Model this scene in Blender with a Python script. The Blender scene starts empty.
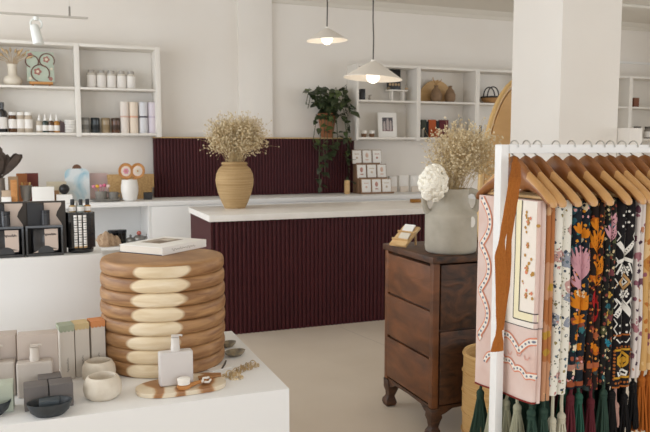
import bpy, bmesh, math, random
from mathutils import Matrix, Vector
PI = math.pi
sc = bpy.context.scene
COL = sc.collection

# ------------------------------------------------------------------ camera geometry (used to find where things stand)
F = 708.0
YAW = math.atan(275 / F)
PIT = math.atan(69 / F)
EYE = 1.5
_sy, _cy, _sp, _cp = math.sin(YAW), math.cos(YAW), math.sin(PIT), math.cos(PIT)
VR = Vector((_cy, -_sy, 0)); VF = Vector((_sy * _cp, _cy * _cp, -_sp)); VU = Vector((_sy * _sp, _cy * _sp, _cp))
def _ray(x, y): return VF + VR * ((x - 325) / F) + VU * ((216 - y) / F)
def on_z(x, y, z):
    d = _ray(x, y); t = (z - EYE) / d.z
    return Vector((d.x * t, d.y * t, z))
def on_y(x, y, Y):
    d = _ray(x, y); t = Y / d.y
    return Vector((d.x * t, Y, EYE + d.z * t))
def on_x(x, y, X):
    d = _ray(x, y); t = X / d.x
    return Vector((X, d.y * t, EYE + d.z * t))

# ------------------------------------------------------------------ materials
def lin(h):
    h = h.lstrip('#'); o = []
    for i in (0, 2, 4):
        c = int(h[i:i + 2], 16) / 255
        o.append(c / 12.92 if c <= 0.04045 else ((c + 0.055) / 1.055) ** 2.4)
    return (o[0], o[1], o[2], 1)
MATS = {}
def _new(name):
    m = bpy.data.materials.new(name); m.use_nodes = True
    nt = m.node_tree; b = nt.nodes['Principled BSDF']
    MATS[name] = m
    return m, nt, b
def mat(name, col, col2=None, scale=(8, 8, 8), rough=0.6, metal=0.0, bump=0.0, detail=4, lo=0.35, hi=0.65, trans=0.0, coat=0.0, dist=0.0, spec=0.5, bscale=None):
    if name in MATS: return MATS[name]
    m, nt, b = _new(name); N = nt.nodes; L = nt.links
    b.inputs['Base Color'].default_value = lin(col)
    b.inputs['Roughness'].default_value = rough
    b.inputs['Metallic'].default_value = metal
    b.inputs['Transmission Weight'].default_value = trans
    b.inputs['Coat Weight'].default_value = coat
    b.inputs['Specular IOR Level'].default_value = spec
    if col2 or bump:
        tc = N.new('ShaderNodeTexCoord'); mp = N.new('ShaderNodeMapping')
        mp.inputs['Scale'].default_value = scale
        L.new(tc.outputs['Object'], mp.inputs['Vector'])
        n = N.new('ShaderNodeTexNoise'); n.inputs['Scale'].default_value = 1
        n.inputs['Detail'].default_value = detail; n.inputs['Distortion'].default_value = dist
        L.new(mp.outputs['Vector'], n.inputs['Vector'])
        if col2:
            r = N.new('ShaderNodeValToRGB')
            r.color_ramp.elements[0].position = lo; r.color_ramp.elements[0].color = lin(col)
            r.color_ramp.elements[1].position = hi; r.color_ramp.elements[1].color = lin(col2)
            L.new(n.outputs['Fac'], r.inputs['Fac']); L.new(r.outputs['Color'], b.inputs['Base Color'])
        if bump:
            bp = N.new('ShaderNodeBump'); bp.inputs['Strength'].default_value = bump; bp.inputs['Distance'].default_value = 0.01
            src = n
            if bscale:
                src = N.new('ShaderNodeTexNoise'); src.inputs['Scale'].default_value = bscale
                L.new(tc.outputs['Object'], src.inputs['Vector'])
            L.new(src.outputs['Fac'], bp.inputs['Height']); L.new(bp.outputs['Normal'], b.inputs['Normal'])
    return m
def glow(name, col, strength):
    m, nt, b = _new(name)
    b.inputs['Base Color'].default_value = lin(col)
    b.inputs['Emission Color'].default_value = lin(col); b.inputs['Emission Strength'].default_value = strength
    return m

def floral(name, base, layers, rough=0.85):
    """printed cloth: base colour with layers of petal spots (scale, size, [colours], wobble)"""
    m, nt, b = _new(name); N = nt.nodes; L = nt.links
    b.inputs['Roughness'].default_value = rough
    b.inputs['Specular IOR Level'].default_value = 0.15
    tc = N.new('ShaderNodeTexCoord')
    prev = None
    for k, (s, size, cols, wob) in enumerate(layers):
        mp = N.new('ShaderNodeMapping'); mp.inputs['Location'].default_value = (k * 1.7, k * 3.1, k * .9)
        L.new(tc.outputs['Object'], mp.inputs['Vector'])
        nz = N.new('ShaderNodeTexNoise'); nz.inputs['Scale'].default_value = s * 1.9; nz.inputs['Detail'].default_value = 2
        L.new(mp.outputs['Vector'], nz.inputs['Vector'])
        ad = N.new('ShaderNodeVectorMath'); ad.operation = 'MULTIPLY_ADD'
        L.new(nz.outputs['Color'], ad.inputs[0]); ad.inputs[1].default_value = (wob / s,) * 3
        L.new(mp.outputs['Vector'], ad.inputs[2])
        vo = N.new('ShaderNodeTexVoronoi'); vo.inputs['Scale'].default_value = s
        L.new(ad.outputs[0], vo.inputs['Vector'])
        lt = N.new('ShaderNodeMath'); lt.operation = 'LESS_THAN'; lt.inputs[1].default_value = size
        L.new(vo.outputs['Distance'], lt.inputs[0])
        sp = N.new('ShaderNodeSeparateColor'); L.new(vo.outputs['Color'], sp.inputs[0])
        r = N.new('ShaderNodeValToRGB'); r.color_ramp.interpolation = 'CONSTANT'
        els = r.color_ramp.elements
        els[0].position = 0; els[0].color = lin(cols[0]); els[1].position = 1 / len(cols); els[1].color = lin(cols[min(1, len(cols) - 1)])
        for q in range(2, len(cols)):
            e = els.new(q / len(cols)); e.color = lin(cols[q])
        L.new(sp.outputs[0], r.inputs['Fac'])
        mx = N.new('ShaderNodeMix'); mx.data_type = 'RGBA'
        L.new(lt.outputs[0], mx.inputs['Factor'])
        if prev is None: mx.inputs['A'].default_value = lin(base)
        else: L.new(prev, mx.inputs['A'])
        L.new(r.outputs['Color'], mx.inputs['B'])
        prev = mx.outputs['Result']
    L.new(prev, b.inputs['Base Color'])
    return m

# ------------------------------------------------------------------ mesh builder
class MB:
    def __init__(s):
        s.v = []; s.f = []; s.mi = []; s.M = Matrix(); s.k = 0
    def add(s, vs, fs):
        o = len(s.v)
        for p in vs: s.v.append(tuple(s.M @ Vector(p)))
        for f in fs: s.f.append([i + o for i in f]); s.mi.append(s.k)
        return s
    def box(s, x0, x1, y0, y1, z0, z1):
        return s.add([(x0, y0, z0), (x1, y0, z0), (x1, y1, z0), (x0, y1, z0), (x0, y0, z1), (x1, y0, z1), (x1, y1, z1), (x0, y1, z1)],
                     [(0, 3, 2, 1), (4, 5, 6, 7), (0, 1, 5, 4), (1, 2, 6, 5), (2, 3, 7, 6), (3, 0, 4, 7)])
    def cbox(s, w, d, h, z=0, x=0, y=0): return s.box(x - w / 2, x + w / 2, y - d / 2, y + d / 2, z, z + h)
    def loft(s, rings, cap=True, closed=True):
        n = len(rings[0]); vs = [p for r in rings for p in r]; fs = []
        for i in range(len(rings) - 1):
            for j in range(n if closed else n - 1):
                a = i * n + j; b_ = i * n + (j + 1) % n
                fs.append((a, b_, b_ + n, a + n))
        if cap and closed:
            fs.append(tuple(range(n - 1, -1, -1))); fs.append(tuple((len(rings) - 1) * n + j for j in range(n)))
        return s.add(vs, fs)
    def lathe(s, prof, n=24, cx=0, cy=0, sx=1, sy=1, cap=True):
        return s.loft([[(cx + r * sx * math.cos(2 * PI * j / n), cy + r * sy * math.sin(2 * PI * j / n), z) for j in range(n)] for r, z in prof], cap)
    def tube(s, pts, r, n=8, flat=1.0):
        pts = [Vector(p) for p in pts]; rs = r if isinstance(r, (list, tuple)) else [r] * len(pts)
        rings = []; ref = None
        for i, p in enumerate(pts):
            t = (pts[min(i + 1, len(pts) - 1)] - pts[max(i - 1, 0)])
            t = t.normalized() if t.length > 1e-9 else Vector((0, 0, 1))
            if ref is None: ref = Vector((1, 0, 0)) if abs(t.x) < 0.9 else Vector((0, 1, 0))
            a = ref - t * ref.dot(t); a = a.normalized() if a.length > 1e-6 else t.orthogonal().normalized()
            ref = a; b_ = t.cross(a)
            rings.append([tuple(p + (a * math.cos(2 * PI * j / n) + b_ * (math.sin(2 * PI * j / n) * flat)) * rs[i]) for j in range(n)])
        return s.loft(rings)
    def cyl(s, p0, p1, r0, r1=None, n=12): return s.tube([p0, p1], [r0, r0 if r1 is None else r1], n)
    def ball(s, c, r, n=12, m=8):
        rx, ry, rz = r if isinstance(r, tuple) else (r, r, r)
        return s.loft([[(c[0] + rx * math.sin(PI * (i + .02) / (m + .04)) * math.cos(2 * PI * j / n), c[1] + ry * math.sin(PI * (i + .02) / (m + .04)) * math.sin(2 * PI * j / n), c[2] - rz * math.cos(PI * i / m)) for j in range(n)] for i in range(m + 1)])
    def prism(s, poly, a0, a1, axis='y'):
        def P(u, w, a): return {'y': (u, a, w), 'x': (a, u, w), 'z': (u, w, a)}[axis]
        return s.loft([[P(u, w, a0) for u, w in poly], [P(u, w, a1) for u, w in poly]])
    def torus(s, c, R, r, n=24, m=8, axis='z', arc=(0, 2 * PI)):
        pts = []
        full = abs(arc[1] - arc[0] - 2 * PI) < 1e-6
        for i in range(n + 1):
            a = arc[0] + (arc[1] - arc[0]) * i / n
            u, w = R * math.cos(a), R * math.sin(a)
            pts.append({'z': (c[0] + u, c[1] + w, c[2]), 'y': (c[0] + u, c[1], c[2] + w), 'x': (c[0], c[1] + u, c[2] + w)}[axis])
        return s.tube(pts, r, m)
    def build(s, name, m, parent=None, loc=(0, 0, 0), rz=0, rot=None, smooth=40, bevel=0, seg=2):
        me = bpy.data.meshes.new(name); me.from_pydata(s.v, [], s.f)
        for x in (m if isinstance(m, (list, tuple)) else [m]): me.materials.append(x)
        me.polygons.foreach_set('material_index', s.mi)
        bm = bmesh.new(); bm.from_mesh(me); bmesh.ops.recalc_face_normals(bm, faces=bm.faces)
        if bevel:
            es = [e for e in bm.edges if len(e.link_faces) == 2 and e.calc_face_angle(0) > 0.6]
            bmesh.ops.bevel(bm, geom=es, offset=bevel, segments=seg, affect='EDGES', profile=0.6, clamp_overlap=True)
        bm.to_mesh(me); bm.free()
        if smooth:
            me.polygons.foreach_set('use_smooth', [True] * len(me.polygons)); me.set_sharp_from_angle(angle=math.radians(smooth))
        o = bpy.data.objects.new(name, me); COL.objects.link(o)
        o.location = loc; o.rotation_euler = rot if rot else (0, 0, rz)
        if parent: o.parent = parent
        return o

def tag(o, label, cat, group=None, kind=None):
    o['label'] = label; o['category'] = cat
    if group: o['group'] = group
    if kind: o['kind'] = kind
    return o
def thing(name, label, cat, loc=(0, 0, 0), rz=0, group=None):
    o = bpy.data.objects.new(name, None); COL.objects.link(o)
    o.empty_display_size = 0.05
    o.location = loc; o.rotation_euler = (0, 0, rz)
    return tag(o, label, cat, group)
def struct(o):
    o['kind'] = 'structure'; return o
def dup(o, loc=None, rz=None, label=None, parent=None, group=None):
    c = o.copy(); COL.objects.link(c)
    if parent: c.parent = parent
    for ch in list(o.children): dup(ch, parent=c)
    if loc is not None: c.location = loc
    if rz is not None: c.rotation_euler = (0, 0, rz)
    if label: c['label'] = label
    if group: c['group'] = group
    return c

# ------------------------------------------------------------------ common materials
WALL = mat('wall_paint', '#e9e3db', '#ece7e0', (1.2, 1.2, 1.2), 0.85, bump=.05, bscale=60)
WHITE = mat('white_paint', '#ebeae8', rough=0.55)
SHELFW = mat('shelf_white', '#e5e0d8', rough=0.6)
CEIL = mat('ceiling_paint', '#d9d3c8', rough=0.9)
MAROON = mat('maroon_lacquer', '#45181c', '#3f1519', (3, 3, 3), 0.55, spec=.25)
STONETOP = mat('white_stone', '#efece7', '#e6e2dc', (4, 4, 4), 0.35)
BRASS = mat('pale_wood_strip', '#c9a878', rough=0.5)
BLACK = mat('black_plastic', '#17161a', rough=0.35)
DARK = mat('dark_card', '#2c2c2f', rough=0.6)
STEEL = mat('steel', '#c8c6c2', rough=0.3, metal=1)
PEWTER = mat('pewter', '#8d8a85', rough=0.45, metal=.8)
GOLD = mat('gold_metal', '#cdb58c', rough=0.3, metal=1)
PAPER = mat('paper_white', '#eeebe6', rough=0.8)
CREAM = mat('cream_ceramic', '#ddd3c2', rough=0.6)
WICKER = mat('wicker', '#c9a877', '#a98451', (14, 14, 220), 0.75, bump=.5)
HANGER = mat('hanger_wood', '#84502a', '#95602f', (30, 9, 30), 0.35, detail=6)
HANGER_LIT = mat('hanger_wood_lit', '#bb8a52', '#c99a62', (30, 9, 30), .35)  # paler wood tone, light painted on arm faces turned up and forward
LWOOD = mat('light_wood', '#c99f6a', '#dcbb88', (10, 10, 60), 0.55)
GLASSY = mat('clear_glass', '#f3f3f0', rough=0.08, trans=0.9)

# ------------------------------------------------------------------ the room
XL, XR, YB, YF, ZC = -2.6, 8.6, 8.0, -2.6, 3.24
def floor_mat():
    m, nt, b = _new('floor_concrete'); N = nt.nodes; L = nt.links
    tc = N.new('ShaderNodeTexCoord'); sx = N.new('ShaderNodeSeparateXYZ'); L.new(tc.outputs['Object'], sx.inputs[0])
    n = N.new('ShaderNodeTexNoise'); n.inputs['Scale'].default_value = 1.6; n.inputs['Detail'].default_value = 6
    L.new(tc.outputs['Object'], n.inputs['Vector'])
    r = N.new('ShaderNodeValToRGB'); r.color_ramp.elements[0].position = .3; r.color_ramp.elements[0].color = lin('#d3c5b3'); r.color_ramp.elements[1].position = .7; r.color_ramp.elements[1].color = lin('#ddd0bf')
    L.new(n.outputs['Fac'], r.inputs['Fac'])
    p0, p1 = on_z(340, 327, 0), on_z(390, 347.5, 0)
    k = (p1.y - p0.y) / (p1.x - p0.x)
    def M(op, a, b2):
        q = N.new('ShaderNodeMath'); q.operation = op
        for i, s_ in enumerate((a, b2)):
            if isinstance(s_, (int, float)): q.inputs[i].default_value = s_
            else: L.new(s_, q.inputs[i])
        return q.outputs[0]
    n2 = N.new('ShaderNodeTexNoise'); n2.inputs['Scale'].default_value = 6; L.new(tc.outputs['Object'], n2.inputs['Vector'])
    # distance to the crack line, with a wobble
    lin_ = M('MULTIPLY', sx.outputs['X'], k)
    d = M('SUBTRACT', sx.outputs['Y'], M('ADD', lin_, p0.y - k * p0.x))
    d = M('ADD', d, M('MULTIPLY', M('SUBTRACT', n2.outputs['Fac'], .5), .12))
    crack = M('LESS_THAN', M('ABSOLUTE', d, 0), .022)
    crack = M('MULTIPLY', crack, M('GREATER_THAN', sx.outputs['X'], min(p0.x, p1.x)))
    crack = M('MULTIPLY', crack, .4)
    mx = N.new('ShaderNodeMix'); mx.data_type = 'RGBA'; L.new(crack, mx.inputs['Factor']); L.new(r.outputs['Color'], mx.inputs['A']); mx.inputs['B'].default_value = lin('#8a8074')
    L.new(mx.outputs['Result'], b.inputs['Base Color']); b.inputs['Roughness'].default_value = .38
    return m
struct(MB().box(XL, XR, YF, YB, -.1, 0).build('floor', floor_mat(), smooth=0))
struct(MB().box(XL, XR, YF, YB, ZC, ZC + .1).build('ceiling', CEIL, smooth=0))
struct(MB().box(XL - .1, XR + .1, YB, YB + .1, -.1, ZC + .1).build('wall_back', WALL, smooth=0))
RW = (-1.0, 5.6, .5, 2.9)  # right window opening, unseen, added to brighten the far back wall
w = MB(); w.box(XR, XR + .1, YF, RW[0], -.1, ZC + .1); w.box(XR, XR + .1, RW[1], YB, -.1, ZC + .1); w.box(XR, XR + .1, RW[0], RW[1], -.1, RW[2]); w.box(XR, XR + .1, RW[0], RW[1], RW[3], ZC + .1)
struct(w.build('wall_right', WALL, smooth=0))
# left wall with one large window opening, street wall with the shop window
LW = (1.4, 7.2, .55, 2.9)      # y0 y1 z0 z1
w = MB(); w.box(XL - .1, XL, YF, LW[0], -.1, ZC + .1); w.box(XL - .1, XL, LW[1], YB, -.1, ZC + .1); w.box(XL - .1, XL, LW[0], LW[1], -.1, LW[2]); w.box(XL - .1, XL, LW[0], LW[1], LW[3], ZC + .1)
struct(w.build('wall_left', WALL, smooth=0))
FW = (-1.8, 4.2, .4, 2.9)
w = MB(); w.box(XL - .1, FW[0], YF - .1, YF, -.1, ZC + .1); w.box(FW[1], XR + .1, YF - .1, YF, -.1, ZC + .1); w.box(FW[0], FW[1], YF - .1, YF, -.1, FW[2]); w.box(FW[0], FW[1], YF - .1, YF, FW[3], ZC + .1)
struct(w.build('wall_front', WALL, smooth=0))
def win(name, p):
    f = MB()
    for b_ in p: f.box(*b_)
    return struct(f.build(name, WHITE, smooth=0))
y0, y1, z0, z1 = LW
win('window_1', [(XL - .09, XL - .03, y0, y1, z0, z0 + .06), (XL - .09, XL - .03, y0, y1, z1 - .06, z1)] + [(XL - .09, XL - .03, y0 + (y1 - y0 - .06) * i / 3, y0 + (y1 - y0 - .06) * i / 3 + .06, z0, z1) for i in range(4)])
y0, y1, z0, z1 = RW
win('added_window_right', [(XR + .03, XR + .09, y0, y1, z0, z0 + .06), (XR + .03, XR + .09, y0, y1, z1 - .06, z1)] + [(XR + .03, XR + .09, y0 + (y1 - y0 - .06) * i / 3, y0 + (y1 - y0 - .06) * i / 3 + .06, z0, z1) for i in range(4)])  # frame of the added right window
x0, x1, z0, z1 = FW
win('window_2', [(x0, x1, YF - .09, YF - .03, z0, z0 + .06), (x0, x1, YF - .09, YF - .03, z1 - .06, z1)] + [(x0 + (x1 - x0 - .06) * i / 3, x0 + (x1 - x0 - .06) * i / 3 + .06, YF - .09, YF - .03, z0, z1) for i in range(4)])
# pilaster, cornice, pillar
struct(MB().box(2.035, 2.43, YB - .07, YB, 0, ZC).build('trim_1', WALL, bevel=.004))
cor = MB(); cor.prism([(YB, ZC - .09), (YB, ZC), (YB - .1, ZC), (YB - .085, ZC - .02), (YB - .03, ZC - .05), (YB - .02, ZC - .09)], XL, XR, 'x')
struct(cor.build('trim_2', CEIL, smooth=30))
struct(MB().prism([(XR, ZC - .1), (XR, ZC), (XR - .1, ZC), (XR - .05, ZC - .06)], YF, YB - .1, 'y').build('trim_3', CEIL))
struct(MB().box(XL, XR, 6.9, 7.12, ZC - .035, ZC).build('trim_4', CEIL, bevel=.01))
struct(MB().box(6.2, XR - .02, YB - .03, YB, 2.68, 2.71).build('trim_5', WHITE, smooth=0))
PX0, PX1, PY0, PY1 = 2.957, 3.42, 3.6, 4.1
struct(MB().box(PX0, PX1, PY0, PY1, 0, ZC).build('wall_pillar', WALL, bevel=.006))
sw = thing('wall_sensor', 'small white fitting on the right side of the white pillar', 'wall fitting', (PX1, 3.72, 1.96))
MB().box(0, .03, -.05, .05, -.09, .13).build('back_plate', WHITE, sw, bevel=.006)
MB().tube([(.02, 0, -.03), (.075, 0, -.045), (.085, 0, -.075)], [.02, .024, .018], 10).build('sensor_head', WHITE, sw)
tag(MB().box(3.425, 3.53, 3.5, 4.05, 0, 1.62).build('low_partition', WALL, bevel=.004), 'low white block standing against the right side of the pillar', 'partition')
# ------------------------------------------------------------------ fluted service counter
def fluted(x0, x1, yface, z0, z1, pitch=.036, back=.02):
    """a board with half round ribs facing -y"""
    n = round((x1 - x0) / pitch); p = (x1 - x0) / n; poly = [(x0, yface + back)]
    for i in range(n):
        c = x0 + p * (i + .5)
        poly.append((x0 + p * i, yface))
        for j in range(7):
            a = PI * j / 6
            poly.append((c - p * .4 * math.cos(a), yface - .014 * math.sin(a)))
    poly += [(x1, yface), (x1, yface + back)]
    m = MB()
    rings = [[(u, w, z0) for u, w in poly], [(u, w, z1) for u, w in poly]]
    m.loft(rings, cap=False)
    return m
ct = thing('service_counter', 'maroon fluted service counter with a white top, in the middle of the shop floor', 'counter', (1.145, 5.45, 0))
MB().box(.03, 2.9, .03, .86, 0, .915).build('body', MAROON, ct, bevel=.003)
MB().box(.016, .03, .01, .86, 0, .915).build('side_panel', MAROON, ct)
f = fluted(.05, 2.9, .016, 0, .915); f.build('fluted_panel', MAROON, ct, smooth=50)
MB().box(0, 2.93, -.015, .875, .917, .967).build('countertop', STONETOP, ct, bevel=.004)

# back counter along the wall and fluted wall panel
bc = thing('back_counter', 'long white counter with an open cubby, running along the back wall', 'counter', (-1.6, 7.3, 0))
BX = 1.6
cub = .94 + BX
MB().box(0, 6.6, 0, .695, .905, .95).build('countertop', WHITE, bc, bevel=.003)
MB().box(cub, 6.55, .02, .69, 0, .904).build('cabinet_body', WHITE, bc)
MB().box(0, cub - .021, .67, .69, 0, .904).build('back_panel', WHITE, bc)
MB().box(0, cub - .021, .03, .669, .47, .50).build('cubby_shelf', WHITE, bc)
MB().box(cub - .02, cub - .001, .012, .69, 0, .904).build('side_panel', WHITE, bc)
for i in range(7):
    x0 = cub + .01 + i * .57
    d_ = MB().box(x0, x0 + .56, 0, .0195, .06, .895).build('door', WHITE, bc, bevel=.002)
hw = thing('fluted_wall_panel', 'maroon fluted panel with a pale wooden ledge, fixed to the back wall above the counter', 'wall panel', (1.055, 7.86, .951))
MB().box(.01, 2.37, .021, .068, 0, .645).build('backing', MAROON, hw)
fluted(0, 2.375, 0, 0, .645).build('fluted_panel', MAROON, hw, smooth=50)
MB().box(-.003, 2.38, -.02, .068, .646, .66).build('ledge', BRASS, hw)

# ------------------------------------------------------------------ wall shelves
def shelf(name, label, xs, x_open_left, z3, loc, y_front=7.7, back=True):
    """xs: upright spans, z3: (bottom, mid, top) upper faces"""
    t = thing(name, label, 'wall shelf', (xs[0][0], y_front, z3[0]))
    X0 = xs[0][0]; Z0 = z3[0]; d = YB - y_front - .003
    for a, b_ in xs:
        MB().box(a - X0, b_ - X0, 0, d, -.04, z3[2] - Z0 + .0).build('upright', SHELFW, t, bevel=.002)
    for i in range(len(xs) - 1):
        a, b_ = xs[i][1] - X0 + .001, xs[i + 1][0] - X0 - .001
        for z, h in ((0, .026), (z3[1] - Z0, .022), (z3[2] - Z0, .03)):
            MB().box(a, b_, .002, d - .013, z - h, z).build('shelf_board', SHELFW, t, bevel=.002)
        MB().box(a, b_, d - .012, d, -.03, z3[2] - Z0).build('back_panel', SHELFW, t, smooth=0)
    return t
ZL = (1.645, 2.108, 2.545)
shelf('wall_shelf', 'white open wall shelf at the left, holding bottles, jars and tubes', [(-1.5, -1.45), (-.62, -.57), (.27, .32), (1.075, 1.127)], 0, ZL, 0)
ZR = (1.617, 2.056, 2.475)
shelf('wall_shelf', 'white open wall shelf at the right, behind the hanging lamps and the pillar', [(3.39, 3.42), (4.19, 4.24), (5.02, 5.08), (5.85, 5.91), (6.68, 6.74), (7.5, 7.56), (8.3, 8.36)], 0, ZR, 0)

# ------------------------------------------------------------------ white display table and tall plinth
TZ = .6
tb = MB().box(-.91, 1.409, 0, .9, 0, TZ).build('display_table', WHITE, None, (-.6, 2.45, 0), bevel=.004)
tag(tb, 'low white boxy display table in the foreground, topped with bottles and a wooden drum', 'display table')
PZ = 1.013
pl = MB().box(-1.6, .216, 3.365, 3.85, 0, PZ).build('tall_plinth', WHITE, bevel=.004)
tag(pl, 'tall white plinth behind the display table, carrying the black display racks', 'plinth')

# ------------------------------------------------------------------ ringed wooden drum stool
def drum_mat():
    m, nt, b = _new('drum_wood'); N = nt.nodes; L = nt.links
    tc = N.new('ShaderNodeTexCoord'); sx = N.new('ShaderNodeSeparateXYZ'); L.new(tc.outputs['Object'], sx.inputs[0])
    def Mt(op, a, b2=None, c=None):
        q = N.new('ShaderNodeMath'); q.operation = op
        for i, s_ in enumerate((a, b2, c)):
            if s_ is None: continue
            if isinstance(s_, (int, float)): q.inputs[i].default_value = s_
            else: L.new(s_, q.inputs[i])
        return q.outputs[0]
    mp = N.new('ShaderNodeMapping'); mp.inputs['Scale'].default_value = (7, 7, 48); L.new(tc.outputs['Object'], mp.inputs['Vector'])
    n = N.new('ShaderNodeTexNoise'); n.inputs['Scale'].default_value = 1; n.inputs['Detail'].default_value = 6; n.inputs['Distortion'].default_value = .6; L.new(mp.outputs['Vector'], n.inputs['Vector'])
    dark = N.new('ShaderNodeValToRGB'); e = dark.color_ramp.elements
    e[0].position = .3; e[0].color = lin('#7d5431'); e[1].position = .72; e[1].color = lin('#b58a5c')
    L.new(n.outputs['Fac'], dark.inputs['Fac'])
    pale = N.new('ShaderNodeValToRGB'); e = pale.color_ramp.elements
    e[0].position = .35; e[0].color = lin('#dcc6a2'); e[1].position = .7; e[1].color = lin('#ecdcc0'); L.new(n.outputs['Fac'], pale.inputs['Fac'])
    ang = Mt('ARCTAN2', sx.outputs['X'], Mt('MULTIPLY', sx.outputs['Y'], -1))     # 0 = towards -y
    n3 = N.new('ShaderNodeTexNoise'); n3.inputs['Scale'].default_value = 5; L.new(tc.outputs['Object'], n3.inputs['Vector'])
    # sapwood: a pale lens on every ring
    zz = Mt('SUBTRACT', Mt('FRACT', Mt('DIVIDE', sx.outputs['Z'], .05625)), .5)
    dz = Mt('MULTIPLY', zz, 2.0)
    sh = Mt('ADD', ang, Mt('MULTIPLY', Mt('SUBTRACT', .22, sx.outputs['Z']), .55))
    da = Mt('DIVIDE', Mt('ADD', sh, Mt('ADD', .25, Mt('MULTIPLY', Mt('SUBTRACT', n3.outputs['Fac'], .5), .35))), .43)
    rr = Mt('ADD', Mt('MULTIPLY', da, da), Mt('MULTIPLY', Mt('MULTIPLY', dz, dz), .62))
    mr = N.new('ShaderNodeMapRange'); mr.inputs['From Min'].default_value = 1.12; mr.inputs['From Max'].default_value = .82; L.new(rr, mr.inputs['Value'])
    # rim of the lens a little darker
    mx = N.new('ShaderNodeMix'); mx.data_type = 'RGBA'; L.new(Mt('MULTIPLY', mr.outputs['Result'], Mt('LESS_THAN', sx.outputs['Z'], .441)), mx.inputs['Factor']); L.new(dark.outputs['Color'], mx.inputs['A']); L.new(pale.outputs['Color'], mx.inputs['B'])
    L.new(mx.outputs['Result'], b.inputs['Base Color']); b.inputs['Roughness'].default_value = .5
    return m
DX, DY, DR = on_y(162.5, 255, 2.985).x, 2.975, .257
prof = [(.0, 0)]
for k in range(8):
    z = k * .05625
    r0 = DR * (1 - .012 * abs(k - 4) * .5)
    for j in range(9):
        a = PI * j / 8
        prof.append((r0 - .019 + .019 * math.sin(a) ** .55 if 0 < j < 8 else r0 - .019, z + .05625 * (0.5 - .5 * math.cos(a))))
prof += [(.15, .45), (0, .45)]
prof = [(max(r, .001), z) for r, z in prof]
ds = thing('drum_stool', 'ringed wooden drum stool with pale streaks, standing on the white display table', 'stool', (DX, DY, TZ))
MB().lathe(prof, 64).build('carved_drum', drum_mat(), ds, smooth=50)
DTOP = TZ + .45

# ------------------------------------------------------------------ old wooden chest
CHW = mat('old_wood_shaded', '#281609', '#5f3a20', (9, 9, 16), .5, detail=10, lo=.32, hi=.7, dist=1.5, bump=.4)  # front face's shade put into the colour; body, top and feet share it
CHD = mat('old_brown_wood', '#48280f', '#85502a', (4, 4, 11), .5, detail=10, lo=.25, hi=.75, dist=.7, bump=.4)
CZ = .95
c0 = on_z(430, 257.6, CZ)
CX, CY = c0.x + .02, c0.y
ch = thing('wooden_chest', 'old dark brown wooden chest of drawers on carved feet, carrying the stone jug', 'chest of drawers', (CX, CY, 0))
W_, D_ = .52, .56
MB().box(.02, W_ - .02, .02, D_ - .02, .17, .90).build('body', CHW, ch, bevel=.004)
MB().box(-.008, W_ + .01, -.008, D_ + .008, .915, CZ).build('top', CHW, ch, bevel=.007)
for x, y in ((0, 0), (0, D_ - .045), (W_ - .045, 0), (W_ - .045, D_ - .045)):
    MB().box(x + .004, x + .041, y + .004, y + .041, .162, .914).build('corner_post', CHD, ch, bevel=.004)
    lg = MB(); sgx = 1 if x == 0 else -1; sgy = 1 if y == 0 else -1
    lg.loft([[(x + .0225 + (sx_ * hw_) + ox * sgx, y + .0225 + (sy_ * hw_) + ox * sgy, z) for sx_, sy_ in ((-1, -1), (1, -1), (1, 1), (-1, 1))] for z, hw_, ox in
             ((0, .026, .004), (.02, .034, .006), (.04, .03, .004), (.058, .021, .008), (.085, .026, .012), (.11, .034, .012), (.138, .03, .008), (.162, .0265, .004))])
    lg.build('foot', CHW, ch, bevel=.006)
zs = [.175, .42, .67, .905]
for i in range(3):
    MB().box(.0035, .022, .038, D_ - .038, zs[i] + .006, zs[i + 1] - .006).build('drawer', CHD, ch, bevel=.005)
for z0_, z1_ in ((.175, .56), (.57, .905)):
    MB().box(.05, W_ - .05, .006, .022, z0_, z1_).build('panel', CHW, ch, bevel=.004)  # front panels in the darker tone, standing in for shade
ap = MB()
ap.prism([(.046, .17), (.046, .115), (.09, .128), (.13, .15), (W_ / 2, .155), (W_ - .13, .15), (W_ - .09, .128), (W_ - .046, .115), (W_ - .046, .17)], .01, .03, 'y')
ap.prism([(.046, .17), (.046, .115), (.09, .128), (.13, .15), (D_ / 2, .155), (D_ - .13, .15), (D_ - .09, .128), (D_ - .046, .115), (D_ - .046, .17)], .01, .03, 'x')
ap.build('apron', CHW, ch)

# round woven basket on the floor
bk = thing('woven_basket', 'round tan woven basket on the floor between the chest and the clothes rack', 'basket', (2.03, 2.86, 0))
BASK = mat('basket_weave', '#c99c5e', '#dcb77c', (5, 5, 230), .7, bump=.6)
MB().lathe([(.001, 0), (.155, 0), (.17, .03), (.176, .25), (.172, .47), (.178, .485), (.172, .498), (.16, .49), (.162, .25), (.155, .03), (.001, .02)], 40).build('woven_body', BASK, bk)
for z in (.1, .2, .3, .4): MB().torus((0, 0, z), .176, .0035, 40, 6).build('woven_band', BASK, bk)

# tan rounded board leaning by the pillar
TAN = mat('tan_board', '#d2a76c', '#deb57c', (3, 3, 12), .5)
tbx = on_y(486, 150, 4.45)
bp = []
for i in range(48):
    a = 2 * PI * i / 48
    bp.append((.42 * math.copysign(abs(math.cos(a)) ** .95, math.cos(a)), 1.01 + 1.01 * math.sin(a)))
br = thing('rounded_board', 'tall rounded tan board with a pale rim, leaning behind the white pillar', 'board', (tbx.x + .385, 4.4, 0.005))
br.rotation_euler = (-.045, 0, 0)
MB().prism([(u * .95, .03 + w * .966) for u, w in bp], .0, .035, 'y').build('board', TAN, br, smooth=35)
rim = MB(); rim.tube([(u, .018, w) for u, w in bp] + [(bp[0][0], .018, bp[0][1])], .022, 8); rim.build('rim', mat('board_rim', '#d9b478', rough=.45), br)

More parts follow.
